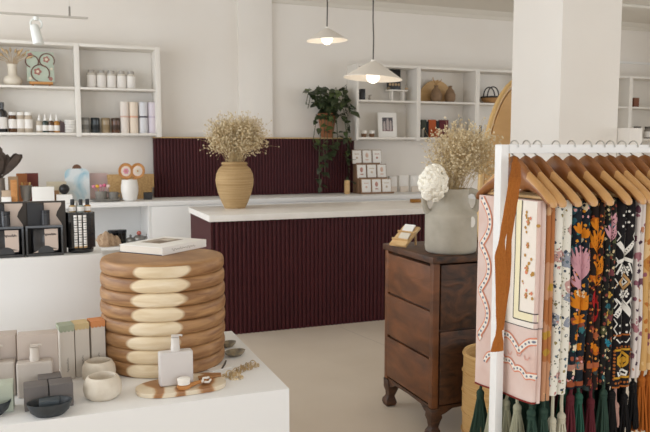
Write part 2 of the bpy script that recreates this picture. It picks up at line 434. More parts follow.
# ------------------------------------------------------------------ pendant lamps and the track spotlight
SHADE = mat('lamp_shade_white', '#efe9e0', rough=.6)
BULB = glow('bulb_glow', '#fff1dc', 1.6)
CORD = mat('dark_cord', '#3a332e', rough=.6)
def pendant(label, px, py_bulb, Y, rad, rb, tilt):
    p = on_y(px, py_bulb, Y)
    t = thing('pendant_lamp', label, 'pendant lamp', p, 0, 'pendant lamps over the counter')
    s_ = MB(); h = rad * .62
    zt = h * .84; zr = -h * .1
    s_.lathe([(.012, zt), (.02, zt - .004), (rad * .45, zt - h * .36), (rad, zr), (rad - .002, zr - .004), (rad * .44, zt - h * .36 - .008), (.015, zt - .02)], 40, cap=False)
    s_.build('lamp_shade', SHADE, t, smooth=35, rot=(0, tilt, 0))
    so_ = MB().cyl((0, 0, rb * .8), (0, 0, zt + .01), .018, n=12).build('socket', SHADE, t)
    MB().ball((0, 0, 0), rb, 20, 14).build('bulb', BULB, so_)
    MB().tube([(0, 0, zt), (.004, 0, zt + .2), (-.003, 0, zt + .35), (0, 0, ZC - p.z)], .006, 6).build('cord', CORD, t)
    MB().cyl((0, 0, ZC - p.z - .03), (0, 0, ZC - p.z), .045, n=20).build('ceiling_rose', SHADE, t)
    l = bpy.data.lights.new('lamp_light', 'POINT'); l.energy = 1.2; l.color = (1, .86, .68); l.shadow_soft_size = .05
    o = bpy.data.objects.new('lamp_light', l); COL.objects.link(o); o.parent = t; o.location = (0, 0, -rb - .12)
pendant('white cone pendant lamp with a glowing globe bulb, larger and nearer of the two', 373, 76.5, 5.75, .26, .06, .06)
pendant('white cone pendant lamp with a glowing globe bulb, smaller one nearer the pilaster', 327, 39, 6.15, .19, .052, -.03)
TY = 6.6
ta = on_y(-40, 9.5, TY); tb_ = on_y(88, 19, TY)
tz = (ta.z + tb_.z) / 2
tr = thing('light_track', 'thin white lighting track hanging by wires above the left wall shelf', 'lighting track', (ta.x, TY, tz))
MB().box(-.6, tb_.x - ta.x, -.01, .01, -.008, .008).build('rail', mat('track_grey', '#b9b2a8', rough=.5), tr)
hk = on_y(69.5, 12, TY)
for x in (hk.x - ta.x, .0):
    MB().cyl((x, 0, .01), (x, 0, .09), .008, n=8).build('hanger_stub', mat('hook_grey', '#8a837a', rough=.5), tr)
    MB().cyl((x, 0, .09), (x, 0, ZC - tz), .0022, n=6).build('wire', CEIL, tr)
sp_ = on_y(36.5, 32, TY)
st = thing('spotlight', 'small white spotlight hanging from the lighting track, pointing down', 'spotlight', (sp_.x, TY, tz - .013))
SPW = mat('spot_white', '#e6e8e4', rough=.45)
MB().torus((0, 0, -.06), .045, .008, 20, 6, 'y').build('bracket', SPW, st)
MB().cyl((0, 0, 0), (0, 0, -.03), .02, n=12).build('adapter', SPW, st)
q = MB(); q.tube([(-.02, 0, -.075), (-.015, -.004, -.09), (-.002, -.01, -.15), (.012, -.016, -.222), (.013, -.017, -.23)], [.032, .037, .041, .044, .041], 18); q.build('lamp_body', SPW, st)

# ------------------------------------------------------------------ clothes rack
RY, RZ = 1.9, 1.494
pA = on_y(499.5, 147, RY)
rx0 = pA.x - .012
rk = thing('clothes_rack', 'white square tube clothes rack at the right, hung with patterned scarves', 'clothes rack', (rx0, RY, 0))
MB().box(.038, 1.5, -.017, .017, RZ - .014, RZ + .014).build('rail', WHITE, rk, bevel=.002)
for x in (0, 1.5):
    MB().box(x + .007, x + .0355, -.018, .018, .031, RZ + .014).build('post', WHITE, rk, bevel=.003)
    MB().box(x, x + .037, -.3, .3, 0, .03).build('foot_bar', WHITE, rk, bevel=.003)
APX = [514, 526, 537, 555.5, 571, 587, 600, 610, 621.5, 633, 645, 657]
HX = [on_y(p, 152, RY).x for p in APX]
def hanger(label):
    t = thing('wooden_hanger', label, 'clothes hanger', (0, 0, 0), 0, 'wooden hangers on the rack')
    # side profile in (y, z) relative to the rail centre
    st_ = [(0, -.02, -.128, .011), (.02, -.026, -.128, .0115), (.05, -.044, -.126, .012), (.078, -.07, -.126, .014), (.12, -.1, -.137, .0165), (.15, -.122, -.152, .018), (.172, -.14, -.166, .02), (.181, -.149, -.173, .019), (.187, -.158, -.175, .014)]
    for sg in (-1, 1):
        rings = []
        for y, zt, zb, hx in st_:
            xo = .12 * y * y
            h = zt - zb
            rings.append([(xo + hx * cx, sg * y, zb + h * cz) for cx, cz in ((-.35, 0), (.35, 0), (.9, .2), (1, .6), (.6, .93), (0, 1), (-.6, .93), (-1, .6), (-.9, .2))])
        m_ = MB().loft(rings)
        for i in range(3, len(rings) - 1):  # outer arm faces take the lit tone, light put into the colour
            for j in (1, 2, 3, 4, 5, 6): m_.mi[i * 9 + j] = 1
        m_.mi[-1] = 1
        m_.build('shoulder_arm', [HANGER, HANGER_LIT], t, smooth=60)
    MB().cyl((.015, -.165, -.15), (.015, .165, -.15), .0055, n=8).build('trouser_bar', LWOOD, t)
    hk_ = MB(); pts = [(0, 0, -.026), (0, 0, -.006 - .012)]
    # hook passes beside the rail and closes over it
    for i in range(11):
        a = math.radians(-62 + 240 * i / 10)
        pts.append((0, .0225 * math.cos(a), .0225 * math.sin(a) + .0045))
    pts[1] = (0, .004, -.02)
    hk_.tube(pts, .0022, 6); hk_.build('hook', STEEL, t)
    return t
names = ['holding the pink paisley scarf beside the white post', 'second from the white post', 'third from the white post, over the white floral scarf', 'fourth from the white post, over the navy flowered scarf',
         'fifth from the white post, over the dark scarf with orange flowers', 'sixth from the white post, over the dark many-coloured scarf', 'seventh from the white post, over the black and white tribal scarf',
         'eighth from the white post, over the lilac floral scarf', 'ninth from the white post, over the tan scarf', 'tenth from the white post, near the right edge', 'eleventh from the white post, at the right edge', 'twelfth and last one at the right edge']
h0 = hanger('brown wooden hanger ' + names[0])
hg = [h0] + [dup(h0, label='brown wooden hanger ' + n_) for n_ in names[1:11]]
for i, h in enumerate(hg):
    h.location = (HX[i], RY, RZ); h.rotation_euler = (0, 0, random.Random(i).uniform(-.05, .05))

# ---- scarves: folded cloth over each hanger, near edge with two rolled folds
class Cloth:
    """outline in (x, y) of a folded scarf hanging at x0; s runs along the visible outline from the far left edge round the two rolls"""
    def __init__(s, x0, t, ztop, zbot, yn=-.155, yf=.17, seed=1, dip=.0):
        s.x0, s.t, s.zt, s.zb, s.yn, s.yf, s.dip = x0, t, ztop, zbot, yn, yf, dip
        s.rg = random.Random(seed); s.ph = s.rg.uniform(0, 6)
        r = t / 4; P = []
        L = s.yf - s.yn - r
        for i in range(15): P.append((-t / 2, s.yf - L * i / 14))
        for c in (-t / 4, t / 4):
            for j in range(1, 12):
                a = PI * j / 12
                P.append((c - r * math.cos(a), s.yn + r - r * math.sin(a)))
            if c < 0: P.append((0, s.yn + r + .004))
        for i in range(6): P.append((t / 2, s.yn + r + L * i / 5))
        s.P = P
        s.S = [0]
        for a, b_ in zip(P, P[1:]): s.S.append(s.S[-1] + math.hypot(b_[0] - a[0], b_[1] - a[1]))
        s.roll0 = s.S[14]; s.rolls = s.S[15 + 23 - 1] - s.roll0
    def pt(s, u, z, off=0):
        i = 0
        while i < len(s.S) - 2 and s.S[i + 1] < u: i += 1
        k = (u - s.S[i]) / max(1e-6, s.S[i + 1] - s.S[i]); a, b_ = s.P[i], s.P[i + 1]
        x = a[0] + (b_[0] - a[0]) * k; y = a[1] + (b_[1] - a[1]) * k
        tx, ty = b_[0] - a[0], b_[1] - a[1]; l = math.hypot(tx, ty) or 1
        nx, ny = ty / l, -tx / l
        q = (s.zt - z) / (s.zt - s.zb)
        wx = .004 * math.sin(q * 7 + s.ph) * q + .003 * math.sin(y * 30 + s.ph) * q
        wy = .006 * math.sin(q * 5 + s.ph * 2) * q
        gx = 1 - .12 * max(0, 1 - q * 9) ** 2
        return (s.x0 + (x + nx * -off * -1 * 0 + nx * off) * gx + wx, RY + y + ny * off + wy, z - s.dip * q * (y - s.yn))
    def shell(s, m, nz=22):
        rings = []
        for i in range(nz + 1):
            z = s.zt + (s.zb - s.zt) * i / nz
            rings.append([s.pt(u, z) for u in s.S])
        m.loft(rings)
    def quad(s, m, u0, u1, z0, z1, off=.0012, n=4, k=4):
        vs = []; fs = []
        for i in range(k + 1):
            for j in range(n + 1): vs.append(s.pt(u0 + (u1 - u0) * j / n, z0 + (z1 - z0) * i / k, off))
        for i in range(k):
            for j in range(n): fs.append((i * (n + 1) + j, i * (n + 1) + j + 1, (i + 1) * (n + 1) + j + 1, (i + 1) * (n + 1) + j))
        m.add(vs, fs)
    def line(s, m, pts, w, off=.0016):
        """ribbon along (u, z) points"""
        P = [pts[0]]
        for a, b_ in zip(pts, pts[1:]):
            d = math.hypot(b_[0] - a[0], b_[1] - a[1]); n = max(1, int(d / .008))
            for i in range(1, n + 1): P.append((a[0] + (b_[0] - a[0]) * i / n, a[1] + (b_[1] - a[1]) * i / n))
        vs = []; fs = []
        for i, p in enumerate(P):
            a, b_ = P[max(i - 1, 0)], P[min(i + 1, len(P) - 1)]
            tx, tz = b_[0] - a[0], b_[1] - a[1]; l = math.hypot(tx, tz) or 1
            ww = w(i / max(1, len(P) - 1)) if callable(w) else w
            vs.append(s.pt(p[0] - tz / l * ww / 2, p[1] + tx / l * ww / 2, off)); vs.append(s.pt(p[0] + tz / l * ww / 2, p[1] - tx / l * ww / 2, off))
            if i: fs.append((2 * i - 2, 2 * i - 1, 2 * i + 1, 2 * i))
        m.add(vs, fs)
    def blob(s, m, u, z, ru, rz=None, n=9, off=.0014, petals=0):
        rz = rz or ru; vs = [s.pt(u, z, off)]
        N_ = n if not petals else petals * 4
        for i in range(N_):
            a = 2 * PI * i / N_; k = 1 if not petals else (.62 + .38 * abs(math.cos(petals * a / 2)))
            vs.append(s.pt(u + ru * k * math.cos(a), z + rz * k * math.sin(a), off))
        m.add(vs, [(0, i + 1, (i + 1) % N_ + 1) for i in range(N_)])
def tassel(parent, loc, m, n=1, L=.13, cord=.05, r=.021, seed=0):
    t = MB(); x, y, z = loc
    rg = random.Random(seed)
    t.tube([(x, y, z + .012), (x + rg.uniform(-.004, .004), y, z - cord * .5), (x, y, z - cord)], .0055, 6)
    t.ball((x, y, z - cord - .012), (.014, .014, .016), 10, 6)
    zb = z - cord - .02
    t.tube([(x, y, zb), (x, y, zb - .012)], [.0135, .0125], 10)
    for i in range(26):
        a = rg.uniform(0, 2 * PI); q = math.sqrt(rg.random())
        x1, y1 = x + .009 * q * math.cos(a), y + .009 * q * math.sin(a)
        x2, y2 = x + r * q * math.cos(a) * 1.15, y + r * q * math.sin(a) * 1.15
        t.tube([(x1, y1, zb - .006), ((x1 + x2) / 2 + .002, (y1 + y2) / 2, zb - L * .5), (x2, y2, zb - L * rg.uniform(.9, 1.0))], .0036, 5)
    return t.build('tassel', m, parent)
ZT = RZ - .1565
def zy(px, py, x): return on_y(px, py, RY - .15).z
# ------------------------------------------------------------------ the scarves
def band(a, b_):
    xa = on_y(a, 285, RY - .15).x; xb = on_y(b_, 285, RY - .15).x
    return (xa + xb) / 2, (xb - xa) * .97
def cloth_mat(name, col, col2=None): return mat(name, col, col2, (9, 9, 9), .9, spec=.15, bump=.15, bscale=400)
PINK = cloth_mat('pink_cloth', '#dcc6bd', '#d6b9ae'); PALE = cloth_mat('pale_cloth', '#ece3d8'); SALMON = cloth_mat('salmon_print', '#d98a6e'); OCHRE = cloth_mat('ochre_print', '#b98d4c')
INK = cloth_mat('ink_print', '#3c3a3c'); ROSE = cloth_mat('rose_print', '#d8a294'); YCREAM = cloth_mat('cream_print', '#ece2bf'); REDH = cloth_mat('dark_red_hem', '#7c2f2b'); GREYB = cloth_mat('grey_print', '#7b7f8c')
SAGE = cloth_mat('sage_yarn', '#9b9a84'); DGREEN = cloth_mat('dark_green_yarn', '#2f4238'); CREAMY = cloth_mat('cream_yarn', '#b9b39f'); MAR = cloth_mat('maroon_yarn', '#57242a'); BLK = cloth_mat('black_yarn', '#1a1818'); RUST = cloth_mat('rust_yarn', '#a25a22'); TEALG = cloth_mat('green_yarn', '#2c5143')
def scarf(label, a, b_, zbot, mats, seed, **kw):
    x, t = band(a, b_)
    c = Cloth(x, t, ZT, zbot, seed=seed, **kw)
    th = thing('patterned_scarf', label, 'scarf', (0, 0, 0), 0, 'patterned scarves on the rack')
    m = MB(); c.shell(m)
    return th, c, m
def near(c, z, dx=0, dy=0): return (c.x0 + dx, RY + c.yn + .012 + dy, z)
def more(th, c, z, m, sd):  # extra tassels added behind, filling in for the shadow under the scarves
    for i, dy in enumerate((.07, .15, .23)): tassel(th, near(c, z, (-1) ** i * .01, dy), m, L=.16, cord=.03, seed=sd + i, r=.027)

# 1 pink paisley
th, c, m = scarf('pink scarf with a white panel and scalloped border, first on the clothes rack', 534.5, 543.8, .705, None, 3, dip=.1, yf=.16)
U = c.roll0 + c.rolls * .5          # u of the fold between the rolls; near edge
def S1(k): m.k = k
e = c.roll0 + .012                  # visible near edge on the broad face
def z_at(q): return ZT + (.705 - ZT) * q
S1(1); c.quad(m, e - .165, c.roll0 + c.rolls * .95, .945, ZT - .002, .0012, 8, 14)            # white panel
S1(3); c.quad(m, e - .105, e - .078, .965, ZT - .002, .0024, 3, 14)           # pale yellow stripe
S1(3); c.quad(m, e - .105, e + .004, .965, .99, .0024, 6, 2)
S1(2)
for u in (e - .107, e - .078): c.line(m, [(u, ZT - .002), (u, .992 if u > e - .09 else .965)], .0032, .003)
c.line(m, [(e - .107, .965), (e + .004, .965)], .0032, .003); c.line(m, [(e - .078, .992), (e + .004, .992)], .003, .003)
c.line(m, [(e - .165, ZT - .002), (e - .165, .945), (c.roll0 + c.rolls * .95, .945)], .0022, .003)
rg = random.Random(8)
for i in range(26):
    S1(rg.choice((4, 4, 4, 5))); u, z = e - .066 + .066 * rg.random(), 1.01 + .30 * rg.random()
    c.blob(m, u, z, rg.uniform(.003, .0075), petals=rg.choice((0, 4, 5)), off=.0026)
for z in (1.27, 1.2, 1.13, 1.045):
    S1(4); c.blob(m, e - .045, z, .0085, .011, petals=6, off=.0026); S1(5); c.blob(m, e - .045, z, .004, off=.0034)
# scalloped ribbons, down the far side and along the bottom
def ribbon(path, amp, per, wd):
    pts = []; L = 0
    P = []
    for a, b_ in zip(path, path[1:]):
        d = math.hypot(b_[0] - a[0], b_[1] - a[1]); n = max(2, int(d / .004))
        for i in range(n):
            k = i / n; tx, tz = (b_[0] - a[0]) / d, (b_[1] - a[1]) / d
            o_ = amp * (abs(math.sin(PI * L / per)) - .5); L += d / n
            P.append((a[0] + (b_[0] - a[0]) * k - tz * o_, a[1] + (b_[1] - a[1]) * k + tx * o_))
    S1(5); c.line(m, P, wd, .0018)
    S1(1); c.line(m, P, wd * .62, .0026)
    S1(6)
    for i in range(0, len(P), 4): c.blob(m, P[i][0], P[i][1], wd * .2, wd * .16, 7, .0036)
ribbon([(e - .272, ZT - .01), (e - .272, .86)], .05, .15, .027)
ribbon([(e - .19, ZT - .01), (e - .19, .885), (e + .006, .885)], .04, .14, .026)
ribbon([(e - .26, .80), (e - .19, .835), (e - .1, .81), (e + .008, .785)], .012, .06, .024)
S1(7)
for u, z in ((e - .02, .855), (e - .06, .86), (e - .11, .855)): c.line(m, [(u, z), (u - .008, z - .012), (u - .02, z - .012), (u - .026, z)], .004, .002)
S1(8); c.line(m, [(.002, .7085), (e + .01, .7085)], .006, .002)
m.build('cloth', [PINK, PALE, INK, YCREAM, OCHRE, SALMON, GREYB, ROSE, REDH], th)
for k, (dy, mt) in enumerate(((.30, DGREEN), (.225, SAGE), (.15, SAGE), (.09, SAGE), (.02, DGREEN))):
    tassel(th, (c.x0 - .004, RY + c.yn + dy, .715 - .1 * dy), mt, L=.16, cord=.03, r=.034, seed=k)

# 2 rust, peach and slate
th, c, m = scarf('narrow scarf in rust, peach and slate blue, tucked behind the pink one', 544.6, 553.2, .71, None, 4, dip=.08)
m.build('cloth', floral('rust_slate_print', '#b98968', [(11, .55, ['#9c5530', '#5f6b73', '#b98968', '#a86c42'], .5), (22, .3, ['#3d4248', '#c9a078', '#b08a3a'], .5)]), th)
tassel(th, near(c, .72), DGREEN, L=.14, cord=.035, seed=11, r=.024); more(th, c, .72, DGREEN, 30)

# 3 white floral
th, c, m = scarf('white scarf with small scattered flowers and long cream tassels', 553.8, 571.5, .725, None, 5)
m.build('cloth', floral('white_floral_print', '#ddd8cc', [(19, .42, ['#ddd8cc', '#ddd8cc', '#8d919b', '#b9918a', '#ddd8cc'], .35), (55, .3, ['#8b7d52', '#5b6a74', '#b77f79', '#ddd8cc', '#3f4a57'], .5), (110, .3, ['#6b6b58', '#ddd8cc', '#ddd8cc'], .5)]), th)
tassel(th, near(c, .735, -.018), CREAMY, L=.13, cord=.085, seed=12, r=.024); tassel(th, near(c, .735, .018), CREAMY, L=.13, cord=.075, seed=13, r=.024); more(th, c, .74, DGREEN, 35)

# 4 navy with pink and orange blooms
th, c, m = scarf('navy scarf with a big pink bloom above an orange one', 572, 589.3, .735, None, 6)
pk, og, cr_, bl = cloth_mat('pink_bloom', '#c4929a'), cloth_mat('orange_bloom', '#c9791f'), cloth_mat('cream_bloom', '#d8c7a8'), cloth_mat('teal_bloom', '#356a70')
um = c.roll0 + c.rolls / 2
def plume(k, u, z, L, n=7, spread=.9, w=.008):
    m.k = k
    for i in range(n):
        a = PI / 2 + spread * (i - (n - 1) / 2) / ((n - 1) / 2)
        for sg in (1,):
            c.line(m, [(u, z), (u + L * .6 * math.cos(a), z + L * .6 * math.sin(a)), (u + L * .9 * math.cos(a), z + L * math.sin(a))], lambda q, w=w: w * (.5 + math.sin(PI * min(1, q + .1))), .0018)
plume(1, um - .012, 1.085, .11, 9, .55, .01); plume(1, um + .014, 1.09, .085, 7, .6, .009); plume(1, um - .02, 1.06, .06, 5, .9)
plume(2, um - .008, 1.0, .06, 9, 1.3, .012); plume(2, um + .012, .995, .055, 9, 1.4, .012); plume(2, um - .004, .955, .04, 7, 1.6, .012)
plume(2, um - .02, 1.235, .035, 5, .9, .011); plume(2, um + .02, 1.22, .03, 5, .9, .011)
for u, z, k in ((-.025, 1.045, 3), (.02, 1.04, 3), (.0, 1.06, 4), (-.02, .905, 2), (.016, .87, 2), (.0, .91, 3), (-.024, .87, 3), (.024, .925, 4), (-.01, .835, 4), (.02, .81, 4), (-.02, .79, 3), (.0, .885, 3)):
    m.k = k; c.blob(m, um + u, z, .011, .013, petals=5)
m.k = 5; c.quad(m, um - .045, um + .045, .742, .757, .0014, 12, 1); m.k = 6; c.quad(m, um - .045, um + .045, .795, .815, .0014, 12, 1)
m.build('cloth', [floral('navy_floral_print', '#1c2229', [(30, .4, ['#1c2229', '#2f5560', '#c9b89a', '#8e4a34', '#1c2229'], .5), (66, .34, ['#d9a1a0', '#1c2229', '#d08a2a', '#3b6b62'], .5)]), pk, og, cr_, bl, cloth_mat('brick_band', '#8d4a2e'), cloth_mat('dusky_band', '#a77866')], th)
tassel(th, near(c, .745, .014), TEALG, L=.15, cord=.03, seed=14, r=.026); tassel(th, near(c, .745, -.02), MAR, L=.13, cord=.03, seed=15, r=.018); more(th, c, .745, TEALG, 40)

# 5 dark with orange and red
th, c, m = scarf('dark brown scarf with orange flowers and a bright red patch', 589.8, 603, .722, None, 7)
um = c.roll0 + c.rolls / 2
plume(1, um - .006, 1.16, .085, 7, .5, .011); plume(1, um + .012, 1.1, .06, 7, .8, .011); plume(1, um - .014, 1.24, .04, 5, .8, .01); plume(1, um, 1.06, .04, 5, .8, .01)
m.k = 2; c.blob(m, um + .006, .985, .017, .045, 14); c.blob(m, um - .014, 1.02, .012, .03, 12)
for u, z, k in ((0, .9, 1), (-.016, .87, 1), (.014, .86, 1), (-.004, .83, 1), (.016, .9, 3), (-.014, .92, 3)): m.k = k; c.blob(m, um + u, z, .012, .014, petals=5)
m.k = 3; c.quad(m, um - .035, um + .035, .795, .812, .0014, 12, 1)
m.build('cloth', [floral('brown_floral_print', '#231a17', [(34, .4, ['#b5601c', '#231a17', '#6a2a1f', '#231a17', '#35403f'], .5), (80, .34, ['#c98638', '#231a17', '#8a3d24'], .5)]), og, cloth_mat('red_bloom', '#9d1f1f'), cloth_mat('clay_band', '#a0593a')], th)
tassel(th, near(c, .732), MAR, L=.15, cord=.04, seed=16, r=.022); more(th, c, .745, MAR, 50)

# 6 dark with small many-coloured flowers
th, c, m = scarf('black scarf with small turquoise, cream and pink flowers', 603.4, 614.6, .735, None, 8)
um = c.roll0 + c.rolls / 2
plume(1, um, 1.2, .06, 7, .7, .01); plume(1, um + .008, 1.25, .045, 5, .7, .009)
for u, z, k in ((.0, 1.06, 2), (.01, 1.03, 3), (-.01, .97, 3), (.008, .94, 3), (0, .9, 4), (-.012, .88, 4), (.012, .87, 4), (.0, .845, 4), (0, 1.09, 2)): m.k = k; c.blob(m, um + u, z, .012, .012, petals=5)
m.build('cloth', [floral('black_floral_print', '#1d1c1a', [(30, .4, ['#1d1c1a', '#4f5136', '#1d1c1a', '#2a5a62', '#6d3a3f'], .5), (70, .36, ['#8d8560', '#1d1c1a', '#c9b48c', '#7c3d30'], .5)]), pk, cr_, cloth_mat('gold_bloom', '#c49a45'), cloth_mat('turquoise_bloom', '#2c7f92')], th)
tassel(th, near(c, .745), DGREEN, L=.14, cord=.03, seed=17, r=.02); more(th, c, .745, DGREEN, 60)

# 7 black and white tribal
th, c, m = scarf('black scarf with bold white chevron and diamond motifs and a yellow band below', 615, 634.6, .725, None, 9)
um = c.roll0 + c.rolls / 2; X7 = c.x0
def zp(py): return on_y(624, py, RY - .15).z
for sg in (-1, 1):
    m.k = 1
    for y0_, y1_, w_ in ((234, 256, .011), (316, 303, .012)): c.line(m, [(um + sg * .046, zp(y0_) if y0_ > 300 else zp(242)), (um + sg * .008, zp(y1_))], w_ * 1.35)
    c.line(m, [(um + sg * .006, zp(232)), (um + sg * .01, zp(256))], .014)
    c.line(m, [(um + sg * .046, zp(262)), (um + sg * .008, zp(258))], .012)
    c.line(m, [(um + sg * .004, zp(315)), (um + sg * .012, zp(333))], lambda q: .018 * (1 - .7 * q))
    c.line(m, [(um + sg * .046, zp(274)), (um + sg * .03, zp(263))], .006); c.line(m, [(um + sg * .046, zp(298)), (um + sg * .028, zp(304))], .006)
    c.line(m, [(um + sg * .046, zp(312)), (um + sg * .006, zp(296))], .0045)
    for py in (270, 294):
        for i in range(6):
            a = i * PI / 3; c.blob(m, um + sg * .022 + .0095 * math.cos(a), zp(py) + .0095 * math.sin(a), .0042)
        c.blob(m, um + sg * .022, zp(py), .0033)
    for i in range(4): c.blob(m, um + sg * (.012 + .009 * i), zp(307 + 1.2 * i), .0036)
    c.line(m, [(um + sg * .042, zp(338)), (um + sg * .03, zp(342)), (um + sg * .014, zp(342))], .004)
    c.blob(m, um + sg * .005, zp(340), .005, petals=5)
    m.k = 2
    c.line(m, [(um, zp(269)), (um + sg * .036, zp(282)), (um, zp(295))], .008)
    c.line(m, [(um + sg * .046, zp(285)), (um + sg * .043, zp(285))], .01)
    m.k = 1; c.line(m, [(um, zp(274)), (um + sg * .026, zp(282)), (um, zp(290))], .005)
    m.k = 3
    for py in (349, 376): c.quad(m, um + sg * .001, um + sg * .046, zp(py + 1), zp(py - 1), .0016, 8, 1)
    for i in range(4):
        m.k = 4; c.blob(m, um + sg * (.006 + .011 * i), zp(346.5), .0035); c.blob(m, um + sg * (.006 + .011 * i), zp(381), .004)
    m.k = 3
    c.line(m, [(um + sg * .003, zp(354)), (um + sg * .018, zp(352)), (um + sg * .034, zp(356)), (um + sg * .034, zp(362)), (um + sg * .02, zp(366)), (um + sg * .014, zp(360)), (um + sg * .004, zp(370))], .009)
    c.blob(m, um + sg * .022, zp(359), .008, .010)
    m.k = 1
    c.line(m, [(um + sg * .002, zp(371)), (um + sg * .02, zp(369)), (um + sg * .034, zp(371)), (um + sg * .03, zp(374)), (um + sg * .01, zp(373))], .0075)
m.k = 1
for sg in (-1, 1):
    for i in range(7): c.blob(m, um + sg * (.012 + .011 * (i % 3)), zp(208 + 3.6 * i), .0045, petals=5)
    for py in (236, 262, 283, 303, 323, 333):
        c.line(m, [(um + sg * .05, zp(py - 5)), (um + sg * .04, zp(py)), (um + sg * .05, zp(py + 5))], .0035)
    for py in (246, 325, 332): c.blob(m, um + sg * .03, zp(py), .0045, petals=5)
    c.line(m, [(um + sg * .002, zp(262)), (um + sg * .016, zp(266)), (um + sg * .03, zp(276))], .003); c.line(m, [(um + sg * .002, zp(301)), (um + sg * .016, zp(299)), (um + sg * .03, zp(289))], .003)
m.k = 4
for sg in (-1, 1):
    for i in range(9): c.blob(m, um + sg * .046, zp(350 + 3.4 * i), .004)
    for py in (334.5, 385): c.quad(m, um + sg * .001, um + sg * .05, zp(py + .8), zp(py - .8), .0016, 8, 1)
m.build('cloth', [cloth_mat('black_cloth', '#1b191a', '#221d1f'), cloth_mat('white_print', '#d9d4cb'), cloth_mat('sand_print', '#b08a5c'), cloth_mat('yellow_print', '#b98a2e'), cloth_mat('orange_print', '#9c5a2a')], th)
tassel(th, near(c, .735, -.014), cloth_mat('dusty_pink_yarn', '#a98478'), L=.06, cord=.07, seed=18, r=.012); tassel(th, near(c, .735, .022), BLK, L=.17, cord=.045, seed=19, r=.032); tassel(th, near(c, .735, -.03), BLK, L=.17, cord=.03, seed=20, r=.024); more(th, c, .745, BLK, 70)

# 8 lilac floral
th, c, m = scarf('off-white scarf with plum and rose flowers, right of the tribal one', 635, 643, .745, None, 10)
m.build('cloth', floral('plum_floral_print', '#cfc4bd', [(24, .42, ['#6a4450', '#cfc4bd', '#9c6a70', '#cfc4bd'], .5), (40, .3, ['#4e3a47', '#b77f62', '#cfc4bd', '#8a5a66'], .5)]), th)
tassel(th, near(c, .755), BLK, L=.14, cord=.03, seed=21, r=.02); more(th, c, .745, BLK, 80)
# 9 tan
th, c, m = scarf('tan and gold scarf with rust tassels at the right edge', 643.6, 657, .765, None, 12)
m.build('cloth', floral('tan_print', '#c39a62', [(16, .5, ['#c39a62', '#b47b3e', '#d2b183'], .5), (32, .3, ['#8d5560', '#c39a62', '#a9662f', '#c39a62'], .5)]), th)
for dx, sd in ((-.014, 22), (.016, 23)): tassel(th, near(c, .775, dx), RUST, L=.17, cord=.035, seed=sd, r=.026)
th, c, m = scarf('dark green scarf last in the row, half out of the picture', 657.5, 670, .75, None, 13)
m.build('cloth', floral('green_print', '#33413a', [(14, .4, ['#33413a', '#6b4a35'], .5), (40, .3, ['#a98a5a', '#33413a'], .5)]), th)
tassel(th, near(c, .76), DGREEN, L=.14, cord=.03, seed=24, r=.02)

# rust knitted sash looped over the first hanger
KNIT = mat('rust_knit', '#9c5c2a', '#a5652e', (160, 160, 160), .9, bump=.25, bscale=200, spec=.1)
def sash_strand(path, parent, name, flat=.35):
    pts = []; rs = []
    for px, py, w, Y in path:
        p = on_y(px, py, Y); pts.append(p); rs.append(w / 2 * Y / F * 1.06)
    P = []; Rr = []
    for i in range(len(pts) - 1):       # smooth interpolation
        for k in range(4):
            t = k / 4; t = t * t * (3 - 2 * t) if False else t
            P.append(pts[i].lerp(pts[i + 1], t)); Rr.append(rs[i] + (rs[i + 1] - rs[i]) * (t * t * (3 - 2 * t)))
    P.append(pts[-1]); Rr.append(rs[-1])
    m = MB(); n = 48; rings = []
    for p, r in zip(P, Rr):
        rings.append([(p.x + r * math.cos(2 * PI * j / n) * (1 + .04 * math.cos(24 * PI * j / n)), p.y + r * flat * math.sin(2 * PI * j / n) * (1 + .14 * math.cos(24 * PI * j / n)), p.z) for j in range(n)])
    m.loft(rings); return m.build(name, KNIT, parent, smooth=60)
sa = thing('knitted_sash', 'rust brown knitted sash hanging down beside the white post, over the pink scarf', 'sash', (0, 0, 0))
YS = RY - .215
sash_strand([(515, 157, 4, RY - .07), (516, 166, 12, RY - .12), (515, 180, 16, RY - .19), (511, 200, 14, YS), (506, 222, 11, YS), (502, 240, 8, YS), (500, 256, 14, YS), (501, 275, 15, YS), (501, 295, 14, YS), (500, 312, 11, YS), (499, 326, 7, YS), (499, 334, 9, YS), (498, 344, 15, YS), (497, 351, 17, YS)], sa, 'front_strand')
sash_strand([(516, 158, 4, RY - .06), (517, 172, 9, RY - .12), (515, 190, 12, RY - .175), (512, 215, 9, RY - .185), (509, 240, 7, RY - .19), (508, 262, 9, RY - .195), (507, 285, 8, RY - .195), (504, 310, 6, RY - .195), (502, 330, 5, RY - .195)], sa, 'back_strand')
